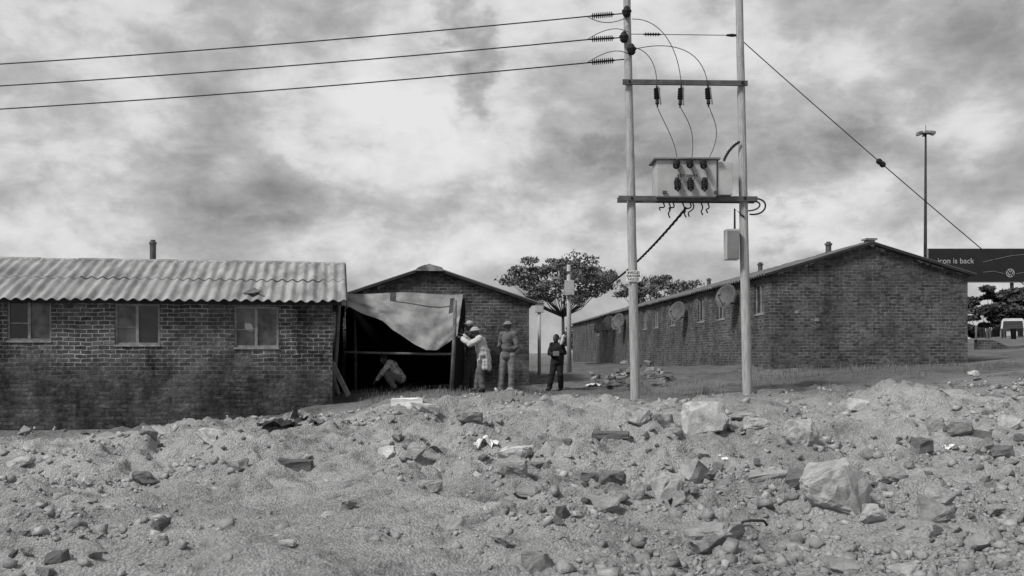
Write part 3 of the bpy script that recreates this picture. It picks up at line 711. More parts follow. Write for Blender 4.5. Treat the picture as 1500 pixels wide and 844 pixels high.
tree(1520, 82, 408, 515, 1462, 1578, 'dark bushy tree under the billboard, cut by the right edge', 23, 85, 'leafB', .1, .36, 130)
tree(848, 95, 470, 520, 815, 880, 'low pale bush far down the lane past the small post', 31, 30, 'leafA', .2, .3, 80)

# ------------------------------------------------------------------ canvas shelter
sh = thing('canvas_shelter', 'rough lean-to shelter of dirty canvas on timber posts with a black interior', 'shelter', G(580, 25.5))
NXs, NTs = 80, 40; bm = B(); grid = []
for i in range(NXs+1):
    s = i/NXs; col = []
    pt = P(497+181*s, 429+1.5*s+1.5*math.sin(s*9), 25.6)
    xb = 497+173*s; yb = float(np.interp(xb, [497, 515, 540, 560, 575, 590, 606, 625, 640, 655, 670], [447, 452, 462, 470, 483, 493, 503, 513, 513, 503, 491]))
    pb = P(xb, yb, 24.5+.25*math.sin(s*7))
    for j in range(NTs+1):
        t = j/NTs; p = pt.lerp(pb, t)
        p.y += .05*math.sin(s*23+t*5)*t+.14*math.sin(s*9-t*7)*t*(1-t)*2+.28*mn.noise(V((s*5+t*2, t*3-s*2, 1)))*t+.07*mn.noise(V((s*12+t*5, t*5-s*6, 4)))*t
        p.z += .03*mn.noise(V((s*7, t*4, 5)))*t-.03*math.sin(math.pi*s)*math.sin(math.pi*t)*.4; col.append(bm.verts.new(p))
    grid.append(col)
for i in range(NXs):
    for j in range(NTs):
        f = bm.faces.new((grid[i][j], grid[i+1][j], grid[i+1][j+1], grid[i][j+1]))
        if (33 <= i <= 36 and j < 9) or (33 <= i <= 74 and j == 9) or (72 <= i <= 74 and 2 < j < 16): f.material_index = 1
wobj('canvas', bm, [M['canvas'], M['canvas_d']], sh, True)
def sheet(name, q, m):
    bm = B(); g = [[None]*15 for _ in range(15)]
    for i in range(15):
        for j in range(15):
            s, t = i/14, j/14; p = q[0].lerp(q[1], s).lerp(q[3].lerp(q[2], s), t); p += V((1, 1, .3))*.05*mn.noise(p*1.3); g[i][j] = bm.verts.new(p)
    for i in range(14):
        for j in range(14): bm.faces.new((g[i][j], g[i+1][j], g[i+1][j+1], g[i][j+1]))
    wobj(name, bm, M[m], sh, True)
A0, A1 = P(499, 434, 25.7), P(676, 436, 25.7); Bk0, Bk1 = V((A0.x-.3, 28.4, 3.15)), V((A1.x-.05, 28.4, 3.1))
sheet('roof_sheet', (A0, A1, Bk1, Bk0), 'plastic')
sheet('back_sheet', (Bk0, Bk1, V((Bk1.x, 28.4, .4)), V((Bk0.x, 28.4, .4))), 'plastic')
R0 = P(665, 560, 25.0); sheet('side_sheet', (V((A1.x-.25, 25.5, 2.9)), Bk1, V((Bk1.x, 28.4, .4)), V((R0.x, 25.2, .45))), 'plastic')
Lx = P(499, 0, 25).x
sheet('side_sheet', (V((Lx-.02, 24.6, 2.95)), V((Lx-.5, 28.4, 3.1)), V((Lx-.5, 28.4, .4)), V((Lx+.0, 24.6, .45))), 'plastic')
for (xa, ya, xb, yb, Y, r) in ((487, 578, 497, 436, 24.2, .055), (661, 566, 667, 440, 24.55, .05), (521, 566, 519, 445, 26.5, .04)):
    bm = B(); p, q = P(xa, ya+6, Y), P(xb, yb, Y); tube(bm, [p, p.lerp(q, .5)+V((.015, 0, 0)), q], [r, r*.95, r*.85], 9); wobj('post', bm, M['woodd'], sh, True)
bm = B(); tube(bm, [P(504, 516, 24.7), P(585, 518, 24.65), P(662, 519, 24.6)], .03, 8); wobj('rail', bm, M['woodd'], sh, True)
bm = B(); tube(bm, [P(497, 437, 25.6), P(678, 437, 25.6)], .04, 8); wobj('ridge_pole', bm, M['woodd'], sh, True)
def plank(xa, ya, xb, yb, Ya, Yb, w_, lab, m='woodl'):
    p, q = P(xa, ya, Ya), P(xb, yb, Yb); d = (q-p); s = d.cross(V((0, 1, .2))).normalized()*w_; n = d.cross(s).normalized()*.03
    bm = B(); obox(bm, p-s/2, d, s, n); bev(bm, .006, 1); solo('plank', bm, M[m], p, lab, 'plank', 'loose boards by the shelter')
plank(511, 580, 487, 532, 23.6, 24.0, .12, 'broad loose board leaning on the left corner post of the shelter')
plank(497, 578, 486, 545, 23.4, 23.7, .08, 'narrow loose board leaning beside the broader one at the house corner', 'woodd')
plank(482, 606, 502, 612, 21.6, 21.3, .1, 'short pale board lying on the dirt below the house corner')
plank(505, 605, 513, 622, 21.6, 20.8, .09, 'thin stick of timber pointing downhill near the house corner')

# ------------------------------------------------------------------ people
def ell(bm, c, r, rot):
    m_ = Matrix.Translation(c) @ rot.to_4x4() @ Matrix.Diagonal((*r, 1)); bmesh.ops.create_icosphere(bm, subdivisions=3, radius=1, matrix=m_)
def capsule(bm, a, b, r0, r1):
    a, b = V(a), V(b); I = Matrix.Identity(3); ell(bm, a, (r0,)*3, I); ell(bm, b, (r1,)*3, I)
    if (b-a).length > 1e-4: tube(bm, [a, b], [r0*.99, r1*.99], 14)
def blob(name, prims, m, parent, voxel, wr=0):
    bm = B()
    for p in prims:
        if p[0] == 'c': capsule(bm, *p[1:])
        else: ell(bm, V(p[1]), p[2], p[3])
    me = bpy.data.meshes.new('t'); bm.to_mesh(me); bm.free(); o = bpy.data.objects.new('t', me); C.objects.link(o)
    md = o.modifiers.new('r', 'REMESH'); md.mode = 'VOXEL'; md.voxel_size = voxel
    sm = o.modifiers.new('s', 'SMOOTH'); sm.factor = .5; sm.iterations = 4 if wr else 2
    bpy.context.view_layer.update()
    me2 = bpy.data.meshes.new_from_object(o.evaluated_get(bpy.context.evaluated_depsgraph_get()))
    bpy.data.objects.remove(o); bpy.data.meshes.remove(me); me2.name = name
    if wr:
        nr = [v.normal.copy() for v in me2.vertices]
        for v, n in zip(me2.vertices, nr):
            c = v.co; v.co = c+n*wr*(mn.noise(V((c.x*7, c.y*7, c.z*11)))+.4*mn.noise(V((c.x*16+5, c.y*16, c.z*20))))
    return link(name, me2, m, parent, True)
def person(loc, lab, J, fb, fh, top='cloth_g', legs='cloth_g', hat=None, sleeves='full', coat=None, hatbrim='cap', curl=V((0, 0, -1))):
    t = thing('person', lab, 'person', loc); J = {k_: V(v) for k_, v in J.items()}
    fb = V(fb).normalized(); lat = V((0, 0, 1)).cross(fb).normalized()
    fh = V(fh).normalized(); lh_ = V((0, 0, 1)).cross(fh).normalized(); uh = fh.cross(lh_).normalized()
    HR = Matrix((lh_, fh, uh)).transposed(); spine = (J['neck']-J['pelvis']).normalized()
    fr = lat.cross(spine).normalized(); BR = Matrix((lat, fr, spine)).transposed()
    pv, ch, nk, hd = J['pelvis'], J['chest'], J['neck'], J['head']
    def torso(e, wst=0):
        w_ = pv.lerp(ch, .5)
        return [('e', pv, (.145+e, .105+e, .11+e), BR), ('e', w_, (.135+e+wst, .095+e+wst, .17+e), BR), ('e', ch, (.165+e, .11+e, .16+e), BR),
                ('c', J['sL']-lat*.03, J['sR']+lat*.03, .058+e, .058+e)]
    def arm(s, e, frac=1):
        a, b, c_ = J['s'+s], J['e'+s], J['w'+s]
        r = [('c', a, b, .050+e, .040+e)]
        if frac > .5: r.append(('c', b, b.lerp(c_, (frac-.5)*2), .039+e, .032+e))
        return r
    def leg(s, e, fr_=1, fl=0): return [('c', J['h'+s], J['k'+s], .083+e, .055+e), ('c', J['k'+s], J['k'+s].lerp(J['a'+s], fr_), .053+e, .036+e+fl)]
    pr = torso(0)+arm('L', 0)+arm('R', 0)+leg('L', 0)+leg('R', 0)
    pr += [('c', nk-spine*.06, hd-uh*.05, .056, .05), ('e', hd+uh*.015, (.074, .092, .100), HR), ('e', hd+fh*.025-uh*.055, (.054, .062, .062), HR),
           ('c', hd+fh*.088+uh*.012, hd+fh*.112-uh*.022, .010, .016), ('c', hd+fh*.086-uh*.055+lh_*.018, hd+fh*.086-uh*.055-lh_*.018, .010, .010),
           ('e', hd+lh_*.076-uh*.005, (.012, .022, .034), HR), ('e', hd-lh_*.076-uh*.005, (.012, .022, .034), HR), ('c', hd+fh*.08+uh*.04+lh_*.03, hd+fh*.08+uh*.04-lh_*.03, .014, .014)]
    for s, sg in (('L', 1), ('R', -1)):
        wv = J['w'+s]; d = (wv-J['e'+s]).normalized(); sd_ = d.cross(curl); sd_ = (sd_ if sd_.length > .1 else d.orthogonal()).normalized(); cv = sd_.cross(d).normalized()
        if cv.dot(curl) < 0: cv = -cv
        pr += [('c', wv, wv+d*.05, .027, .030), ('c', wv+d*.045+sd_*.022, wv+d*.085+sd_*.026, .019, .014), ('c', wv+d*.045-sd_*.022, wv+d*.085-sd_*.026, .019, .014)]
        for q, (o_, ln) in enumerate(((-.033, .055), (-.011, .072), (.011, .078), (.033, .070))):
            b0 = wv+d*.088+sd_*o_; b1 = b0+d*ln*.5+cv*ln*.12; b2 = b1+d*ln*.38+cv*ln*.38; pr += [('c', b0, b1, .0095, .009), ('c', b1, b2, .009, .0075)]
        b0 = wv+d*.03+sd_*.03; b1 = b0+d*.03+sd_*.03+cv*.01; pr += [('c', b0, b1, .013, .011), ('c', b1, b1+d*.032+cv*.012, .011, .009)]
        an = J['a'+s]; pr.append(('c', an, an+fb*.10-V((0, 0, .03)), .036, .032))
    blob('body', pr, M['skin'], t, .0085)
    e = .038 if coat else .026; fr_s = {'full': .96, 'short': .42}[sleeves]
    tp_ = torso(e, .02)+arm('L', e*.8, max(fr_s, .3))+arm('R', e*.8, max(fr_s, .3))+[('e', pv-spine*.04, (.175, .14, .11), BR)]
    if coat:
        for q in range(12):
            an = q/12*2*math.pi; dd = lat*math.cos(an)*.13+fb*math.sin(an)*.10; ee = pv+dd*1.22-fb*.03+V((0, 0, -coat+.03*math.sin(q*2.3)))
            tp_.append(('c', pv+dd+V((0, 0, .12)), ee, .062, .05))
    blob('coat' if coat else 'shirt', tp_, M[top], t, .013, .016)
    blob('trousers', [('e', pv, (.160, .125, .115), BR)]+leg('L', .028, .93, .014)+leg('R', .028, .93, .014), M[legs], t, .013, .013)
    for s in 'LR':
        an = J['a'+s]; g = V((an.x, an.y, .035)); blob('shoe', [('c', g-fb*.03+V((0, 0, .005)), g+fb*.15, .042, .038), ('c', g, an, .042, .042)], M['cloth_k'], t, .012)
    bm = B()
    for sg in (1, -1): ell(bm, hd+fh*.083+lh_*.03*sg+uh*.018, (.012, .009, .008), HR)
    obj('eyes', bm, M['white'], t, True)
    if hat:
        hp = [('e', hd+uh*.055, (.088, .105, .078), HR)]
        if hatbrim == 'cap': hp += [('e', hd+fh*.11+uh*.05, (.065, .065, .012), HR)]
        elif hatbrim == 'wide': hp += [('e', hd+uh*.045, (.135, .15, .014), HR)]
        blob('hat', hp, M[hat], t, .009)
    else: blob('hair', [('e', hd+uh*.03-fh*.012, (.080, .092, .095), HR)], M['cloth_k'], t, .01)
    return t
def at(px, Y): return G(px, Y)
person(at(704, 24.5), 'stooping person in a long white coat and pale cap reaching for the canvas', dict(
    pelvis=(.07, 0, .86), chest=(.0, 0, 1.17), neck=(-.06, 0, 1.32), head=(-.13, 0, 1.43), sL=(-.03, -.18, 1.26), sR=(-.03, .18, 1.26), eL=(-.25, -.24, 1.13), wL=(-.43, -.15, 1.27),
    eR=(-.24, .20, 1.18), wR=(-.42, .12, 1.34), hL=(.07, -.09, .84), hR=(.07, .09, .84), kL=(.0, -.1, .46), aL=(.05, -.1, .08), kR=(-.05, .1, .46), aR=(-.10, .12, .08)),
    (-1, .1, 0), (-1, -.1, -.15), 'coat', 'cloth_g', 'cloth_h', coat=.30, hatbrim='wide')
person(at(690, 25.3), 'person in dark clothes and pale cap behind the white coat, hands raised', dict(
    pelvis=(0, 0, .93), chest=(-.01, 0, 1.28), neck=(-.02, 0, 1.46), head=(-.04, 0, 1.60), sL=(-.02, -.19, 1.40), sR=(-.02, .19, 1.40), eL=(-.16, -.26, 1.20), wL=(-.22, -.10, 1.42),
    eR=(-.16, .22, 1.2), wR=(-.24, .08, 1.42), hL=(0, -.09, .92), hR=(0, .09, .92), kL=(-.08, -.1, .5), aL=(-.14, -.1, .08), kR=(-.02, .1, .5), aR=(.02, .12, .08)),
    (-1, -.1, 0), (-1, -.25, 0), 'cloth_d', 'cloth_d', 'cloth_h')
person(at(744, 24.6), 'person in grey work clothes and brimmed hat standing legs apart before the middle house', dict(
    pelvis=(.0, 0, .92), chest=(.02, 0, 1.28), neck=(.02, -.02, 1.47), head=(0, -.02, 1.61), sL=(-.15, .08, 1.41), sR=(.18, -.08, 1.41), eL=(-.20, .14, 1.14), wL=(-.14, .26, .96),
    eR=(.21, -.14, 1.12), wR=(.10, .10, 1.0), hL=(-.08, .02, .91), hR=(.08, -.02, .91), kL=(-.15, .03, .49), aL=(-.19, .0, .08), kR=(.09, -.05, .49), aR=(.08, 0, .08)),
    (-.6, .75, 0), (-.8, .45, -.1), 'cloth_g', 'cloth_l', 'cloth_l', hatbrim='wide')
sD = .9
pd = person(at(815, 28.2), 'person in black walking in the lane with a white bundle at the shoulder', {k_: V(v)*sD for k_, v in dict(
    pelvis=(.02, 0, .92), chest=(.02, 0, 1.27), neck=(.01, 0, 1.46), head=(-.01, -.02, 1.60), sL=(.17, -.05, 1.40), sR=(-.14, .04, 1.40), eL=(.25, -.12, 1.16), wL=(.17, -.22, 1.40),
    eR=(-.22, -.06, 1.14), wR=(-.08, -.24, 1.12), hL=(.09, 0, .91), hR=(-.06, 0, .91), kL=(.12, -.08, .49), aL=(.14, .12, .09), kR=(-.14, -.10, .49), aR=(-.22, -.06, .09)).items()},
    (-.5, -.87, 0), (-.7, -.7, -.1), 'cloth_k', 'cloth_k', None)
bl_ = at(815, 28.2)
bm = B(); ell(bm, V((0, 0, 0)), (.05, .07, .16), Matrix.Rotation(.3, 3, 'Y'))
for v in bm.verts: v.co += v.co.normalized()*.03*mn.noise(v.co*14)
bmesh.ops.translate(bm, verts=bm.verts, vec=bl_+V((.15, -.27, 1.40))); solo('bundle', bm, M['coat'], bl_+V((.15, -.27, 1.25)), 'white bundle held at the shoulder of the person in black', 'bundle', None, True)
bm = B(); cbox(bm, (0, 0, 0), (.17, .07, .13)); bev(bm, .02); bmesh.ops.translate(bm, verts=bm.verts, vec=bl_+V((-.02, -.30, 1.02))); solo('pouch', bm, M['cloth_l'], bl_+V((-.02, -.30, .95)), 'small pale pouch held in front by the person in black', 'pouch')
person(at(574, 24.9), 'person in a patterned shirt squatting and bending forward inside the shelter', dict(
    pelvis=(.20, 0, .32), chest=(.02, -.02, .58), neck=(-.10, -.03, .68), head=(-.18, -.06, .75), sL=(-.04, -.19, .66), sR=(-.04, .17, .66), eL=(-.20, -.26, .44), wL=(-.34, -.20, .28),
    eR=(-.22, .2, .44), wR=(-.36, .06, .28), hL=(.18, -.1, .30), hR=(.18, .1, .30), kL=(-.15, -.16, .44), aL=(.08, -.17, .08), kR=(-.17, .16, .46), aR=(.06, .16, .08)),
    (-1, -.1, 0), (-.75, -.5, -.45), 'cloth_p', 'cloth_g', None)

# ------------------------------------------------------------------ rocks, bricks, litter
def hullrock(size, seed, n=18, bevel=.05, rough=0):
    r = random.Random(seed); bm = B()
    for _ in range(n):
        d = V((r.gauss(0, 1), r.gauss(0, 1), r.gauss(0, 1))).normalized()*r.uniform(.8, 1.15); d = V((max(-.78, min(.78, d.x)), max(-.78, min(.78, d.y)), max(-.62, min(.62, d.z))))
        bm.verts.new(d)
    g = bmesh.ops.convex_hull(bm, input=list(bm.verts)); bmesh.ops.delete(bm, geom=list({v for v in g['geom_interior']+g['geom_unused'] if isinstance(v, bmesh.types.BMVert)}), context='VERTS')
    bmesh.ops.dissolve_limit(bm, angle_limit=.2, verts=bm.verts, edges=bm.edges)
    if bevel: bmesh.ops.bevel(bm, geom=list(bm.edges), offset=bevel, segments=1, affect='EDGES', clamp_overlap=True)
    bmesh.ops.triangulate(bm, faces=list(bm.faces))
    if rough:
        bmesh.ops.subdivide_edges(bm, edges=list(bm.edges), cuts=2 if rough < .06 else 3, use_grid_fill=True); bmesh.ops.triangulate(bm, faces=list(bm.faces))
        for v in bm.verts: v.co += V((mn.noise(v.co*2.2+V((seed, 0, 0))), mn.noise(v.co*2.2+V((0, seed, 0))), mn.noise(v.co*2.2+V((0, 0, seed)))))*rough+v.co.normalized()*(.08*mn.noise(v.co*4)+.05*mn.noise(v.co*10))
    xs = [v.co.x for v in bm.verts]; zs = [v.co.z for v in bm.verts]
    for v in bm.verts: v.co = V((v.co.x*size[0]/(max(xs)-min(xs)), v.co.y*size[1]/(max(xs)-min(xs)), v.co.z*size[2]/(max(zs)-min(zs))))
    return bm
ROCKS = [(1232, 755, 104, 74, 'rock', 'largest pale angular boulder in the right foreground'), (1050, 812, 98, 40, 'rockm', 'wide flat topped grey boulder at the bottom right of centre'),
 (1034, 636, 70, 46, 'rock', 'tall pale boulder on the crest between the wooden poles'), (935, 626, 38, 26, 'rock', 'pale stone at the foot of the left wooden pole'), (970, 628, 36, 22, 'rockm', 'rounded stone just right of the one at the left pole foot'),
 (1178, 655, 52, 38, 'rock', 'pale upright boulder below and right of the right wooden pole'), (1110, 632, 44, 18, 'rock', 'low pale rock just below the foot of the right pole'), (1092, 615, 42, 9, 'rockm', 'thin flat slab in front of the right pole foot'),
 (757, 674, 54, 18, 'rock', 'pale flat rock resting on top of another at centre'), (750, 700, 46, 30, 'rockm', 'rough stone beneath the pale flat rock at centre'), (980, 735, 50, 38, 'rock', 'pale rock right of centre with a smaller one at its left'),
 (934, 737, 24, 30, 'rockm', 'upright narrow stone left of the pale rock right of centre'), (345, 692, 32, 18, 'rockm', 'grey stone left of the flat dark block at left'), (215, 711, 42, 18, 'rockd', 'dark low rock in the left foreground'),
 (825, 767, 22, 24, 'rockd', 'small dark pointed stone in the lower centre'), (788, 838, 48, 28, 'rockm', 'grey rock at the bottom edge right of centre'), (1376, 768, 58, 36, 'rockm', 'grey angular rock to the right of the largest boulder'),
 (1440, 812, 38, 28, 'rockm', 'rounded grey stone in the lower right corner area'), (1279, 770, 34, 26, 'rock', 'pale stone touching the lower right of the largest boulder'), (630, 720, 36, 16, 'rockm', 'flat stone in the middle foreground left of centre'),
 (232, 640, 34, 14, 'rock', 'pale stone on the bank under the left house, second window'), (312, 650, 52, 20, 'rock', 'broad pale rock on the bank between second and third windows'), (1240, 842, 52, 20, 'rockm', 'grey rock at the bottom edge below the largest boulder'),
 (1330, 846, 48, 16, 'rock', 'pale low rock at the bottom edge right of the grey one'), (880, 750, 56, 18, 'rockm', 'low wide rock in the lower centre right of the dark pointed stone'), (770, 732, 44, 18, 'rockm', 'low grey rock below the stacked pair at centre'),
 (1170, 718, 46, 28, 'rockd', 'dark rock on the left of the largest boulder'), (1312, 708, 44, 18, 'rockm', 'grey rock behind the largest boulder on its right'), (565, 670, 26, 14, 'rock', 'small pale rock on the slope left of centre'),
 (165, 776, 34, 13, 'rockm', 'grey stone in the lower left foreground'), (420, 802, 28, 11, 'rock', 'small pale flat stone in the lower left sand'), (1470, 672, 36, 18, 'rockd', 'dark slab among the rubble at the right edge'),
 (1405, 640, 46, 22, 'rockm', 'grey chunk at the top of the right rubble heap'), (1440, 652, 34, 20, 'rockd', 'dark chunk in the middle of the right rubble heap'), (1372, 632, 26, 16, 'rockm', 'small chunk at the left of the right rubble heap'), (1480, 628, 34, 18, 'rock', 'pale chunk high on the right rubble heap'),
 (1400, 784, 30, 16, 'rockm', 'small stone between the angular rock and rounded stone lower right'), (28, 684, 40, 14, 'rock', 'pale stone at the far left edge below the house'), (80, 826, 36, 16, 'rockd', 'dark stone in the lower left corner'), (480, 760, 22, 10, 'rock', 'small pale stone on the sandy foreground patch'),
 (688, 620, 40, 16, 'rockm', 'half buried rock on the crest left of the litter'), (620, 606, 46, 14, 'rock', 'pale hump of rock on the crest below the white block'), (1260, 600, 34, 14, 'rock', 'pale stone on the slope under the right gable'), (1428, 552, 16, 9, 'rock', 'tiny pale stone at the foot of the right house corner')]
for i, (px, py, w_, h, m, lab) in enumerate(ROCKS):
    c = hit(px, py-h*.08); s = c.y/F; Wm, Hm = w_*s, h*s*1.2
    bm = hullrock((Wm, Wm*random.uniform(.75, .95), Hm), 240+i, 20, .025, .07 if i < 17 else .05); rz = random.uniform(-.35, .35)
    o = obj('rock', bm, M[m]); o.location = c+V((0, Wm*.25, Hm*.34)); o.rotation_euler = (random.uniform(-.12, .12), random.uniform(-.15, .15), rz); tag(o, lab, 'rock')
def brickobj(name, c, size, rot, m, lab, cat, group, seed):
    bm = B(); cbox(bm, (0, 0, 0), size); bmesh.ops.subdivide_edges(bm, edges=list(bm.edges), cuts=2, use_grid_fill=True); r = random.Random(seed)
    for v in bm.verts: v.co += V((r.uniform(-1, 1), r.uniform(-1, 1), r.uniform(-1, 1)))*min(size)*.09
    o = obj(name, bm, m); o.location = c; o.rotation_euler = rot; return tag(o, lab, cat, group)
for (px, py, sz, rot, m, lab) in ((1018, 706, (.24, .2, .24), (.2, .5, .7), 'rockm', 'grey square broken block standing on edge right of centre'), (430, 689, (.44, .25, .16), (0, .05, .1), 'rockd', 'flat dark block in the foreground at left'),
    (1353, 662, (.22, .18, .2), (.1, .1, .4), 'rockd', 'dark cube shaped block at the left foot of the right rubble heap'), (1110, 706, (.7, .3, .1), (.05, -.1, .3), 'rockm', 'long flat slab half buried left of the largest boulder'),
    (596, 597, (.52, .25, .18), (0, 0, .05), 'white', 'white cement block lying in front of the shelter'), (860, 702, (.3, .2, .1), (0, .1, .5), 'rockm', 'small flat slab at centre right of the stacked rocks'), (895, 640, (.5, .2, .07), (.1, 0, -.2), 'rockd', 'thin dark slab on the crest left of the left pole')):
    c = hit(px, py); brickobj('block', c+V((0, sz[1]*.3, sz[2]*.36)), sz, rot, M[m], lab, 'block', None, px)
# broken bit of sheet left lying on the near roof
uq = upx(368, 0); bm = hullrock((.42, .3, .12), 77, 12, .03, .05); o = obj('roof_debris', bm, M['rockd']); cs, sn = math.cos(th), math.sin(th)
lz = V((uq, .12, HL+k*.12+.13)); o.location = V((ho.location.x+lz.x*cs-lz.y*sn, ho.location.y+lz.x*sn+lz.y*cs, zb+lz.z)); o.rotation_euler = (.35, -.2, .2); tag(o, 'dark lump of debris lying on the left roof above the third window', 'debris')
r = random.Random(12)
for i in range(46):
    px = r.gauss(925, 38); Y = r.uniform(27.5, 31); lift = max(0, r.gauss(.12, .08))*math.exp(-((px-925)/50)**2)*2
    if px < 860 or px > 990: continue
    c = G(px, Y); brickobj('brick', c+V((0, 0, .04+lift)), (.25, .12, .085), (r.uniform(-.3, .3), r.uniform(-.3, .3), r.uniform(0, 3)), M['rbrick'], 'loose brick in the tumbled pile in the lane left of the right house', 'brick', 'bricks tumbled in the lane', i)
protos = []
for i in range(16):
    bm = hullrock((1, random.uniform(.6, 1), random.uniform(.4, .8)), 300+i, 11, .03, .04); me = bpy.data.meshes.new('stone'); bm.to_mesh(me); bm.free(); me.materials.append(M['stone']); protos.append(me)
CLU = [(1430, 650, 70, 22), (1430, 650, 70, 22), (1400, 760, 70, 30), (1010, 700, 60, 25), (930, 725, 70, 20), (1180, 690, 60, 30), (240, 640, 130, 8), (120, 700, 90, 25), (1070, 630, 90, 14), (800, 680, 70, 18), (650, 650, 80, 16), (80, 800, 70, 30)]
cnt = 0
while cnt < 270:
    if r.random() < .65:
        a_, b_, c_, d_ = r.choice(CLU); px, py = r.gauss(a_, c_), r.gauss(b_, d_)
        if not (-10 < px < 1510 and 600 < py < 850): continue
        h_ = hit(px, py); x, Y = h_.x, h_.y
    else:
        Y = r.choice((r.uniform(6.8, 12), r.uniform(8, 18), r.uniform(14, 21.0))); px = r.uniform(-10, 1510); x = (px-750)/F*Y
        dens = vnoise(np.array([x*.7]), np.array([Y*.7]), 55)[0]+.5
        if r.random() > dens**2*1.6: continue
        if px < 950 and 7.2 < Y < 10.8 and r.random() < .6: continue
    if x < cx and Y > wally(x)-.25: continue
    s = min(.30, .048*math.exp(abs(r.gauss(0, .75)))); o = bpy.data.objects.new('stone', r.choice(protos)); C.objects.link(o)
    o.location = (x, Y, g1(x, Y)+s*.13); o.scale = (s, s, s); o.rotation_euler = (r.uniform(-.5, .5), r.uniform(-.5, .5), r.uniform(0, 6.28))
    tag(o, 'small loose stone scattered among others on the rubble ground', 'stone', 'small stones scattered over the rubble ground'); cnt += 1
# grit: uncountable broken crumbs
rs = np.random.RandomState(5); N = 60000
t_ = rs.uniform(0, 1, N); Yg = 1/(1/6.6+(1/22.-1/6.6)*t_**.8); Xg = (rs.uniform(-80, 1580, N)-750)/F*Yg
dn = vnoise(Xg*.7, Yg*.7, 55)*1.0+vnoise(Xg*2.1, Yg*2.1, 56)*.8+vnoise(Xg*5, Yg*5, 57)*.4+.30; keep = (rs.uniform(0, 1, N) < np.clip(dn, .05, 1)**1.9*1.1*(1-.75*trod(Xg, Yg))) & ~((Xg < cx) & (Yg > cy+(Xg-cx)*math.tan(th)-.1)); Xg, Yg = Xg[keep], Yg[keep]; N = len(Xg); Zg = gz(Xg, Yg)
sz = np.minimum(.085, (.0030+.0006*Yg)*np.exp(np.abs(rs.normal(0, .9, N))))
iv = np.array([(i, j, k_) for k_ in (-1, 1) for j in (-1, 1) for i in (-1, 1)], float)*.72
fi = np.array([(0, 2, 3), (0, 3, 1), (4, 5, 7), (4, 7, 6), (0, 1, 5), (0, 5, 4), (2, 6, 7), (2, 7, 3), (0, 4, 6), (0, 6, 2), (1, 3, 7), (1, 7, 5)])
vv = iv[None]*(1+rs.uniform(-.55, .35, (N, 8, 3))); vv = vv*np.stack([np.ones(N), rs.uniform(.5, 1, N), rs.uniform(.35, .85, N)], -1)[:, None]
def rotm(v, an, i, j):
    c_, s_ = np.cos(an)[:, None], np.sin(an)[:, None]; o = v.copy(); o[..., i] = v[..., i]*c_-v[..., j]*s_; o[..., j] = v[..., i]*s_+v[..., j]*c_; return o
vv = rotm(rotm(rotm(vv, rs.normal(0, .5, N), 0, 2), rs.normal(0, .5, N), 1, 2), rs.uniform(0, 6.28, N), 0, 1)
al = vv*sz[:, None, None]+np.stack([Xg, Yg, Zg+sz*.15], -1)[:, None]
fa = (fi[None]+(np.arange(N)*8)[:, None, None]).reshape(-1, 3)
me = bpy.data.meshes.new('gravel'); me.vertices.add(N*8); me.vertices.foreach_set('co', al.ravel()); me.loops.add(fa.size); me.loops.foreach_set('vertex_index', fa.ravel())
me.polygons.add(len(fa)); me.polygons.foreach_set('loop_start', np.arange(0, fa.size, 3)); me.polygons.foreach_set('loop_total', np.full(len(fa), 3)); me.update(calc_edges=True)
tag(link('gravel', me, M['grit']), 'loose gravel and crumbs of earth over the rubble ground', 'gravel', kind='stuff')
# grass tufts
vs, fs = [], []
def tuft(px, Y, n, h, sp):
    c = G(px, Y)
    for _ in range(n):
        x, y = c.x+r.gauss(0, sp), Y+r.gauss(0, sp); z = g1(x, y); a = r.uniform(0, 6.28); hh = h*r.uniform(.5, 1.2); dx, dy = math.cos(a), math.sin(a); b_ = r.uniform(.1, .5)*hh; w_ = .008
        i = len(vs); vs.extend([(x-dy*w_, y+dx*w_, z-.02), (x+dy*w_, y-dx*w_, z-.02), (x+dx*b_*.4+dy*w_*.7, y+dy*b_*.4-dx*w_*.7, z+hh*.6), (x+dx*b_*.4-dy*w_*.7, y+dy*b_*.4+dx*w_*.7, z+hh*.6), (x+dx*b_, y+dy*b_, z+hh)]); fs.extend([(i, i+1, i+2, i+3), (i+3, i+2, i+4)])
tuft(1028, 20.6, 60, .25, .12); tuft(1040, 20.9, 40, .2, .15)
for _ in range(90): tuft(r.uniform(520, 1480), r.uniform(22, 29), 9, .13, .18)
for _ in range(40): tuft(r.uniform(530, 720), r.uniform(22, 25), 12, .13, .2)
for _ in range(30): tuft(r.uniform(1100, 1450), r.uniform(27, 29.2), 12, .16, .2)
me = bpy.data.meshes.new('grass'); me.from_pydata(vs, [], fs); tag(link('grass', me, M['grass']), 'sparse dry grass tufts on the trodden ground before the houses', 'grass', kind='stuff')
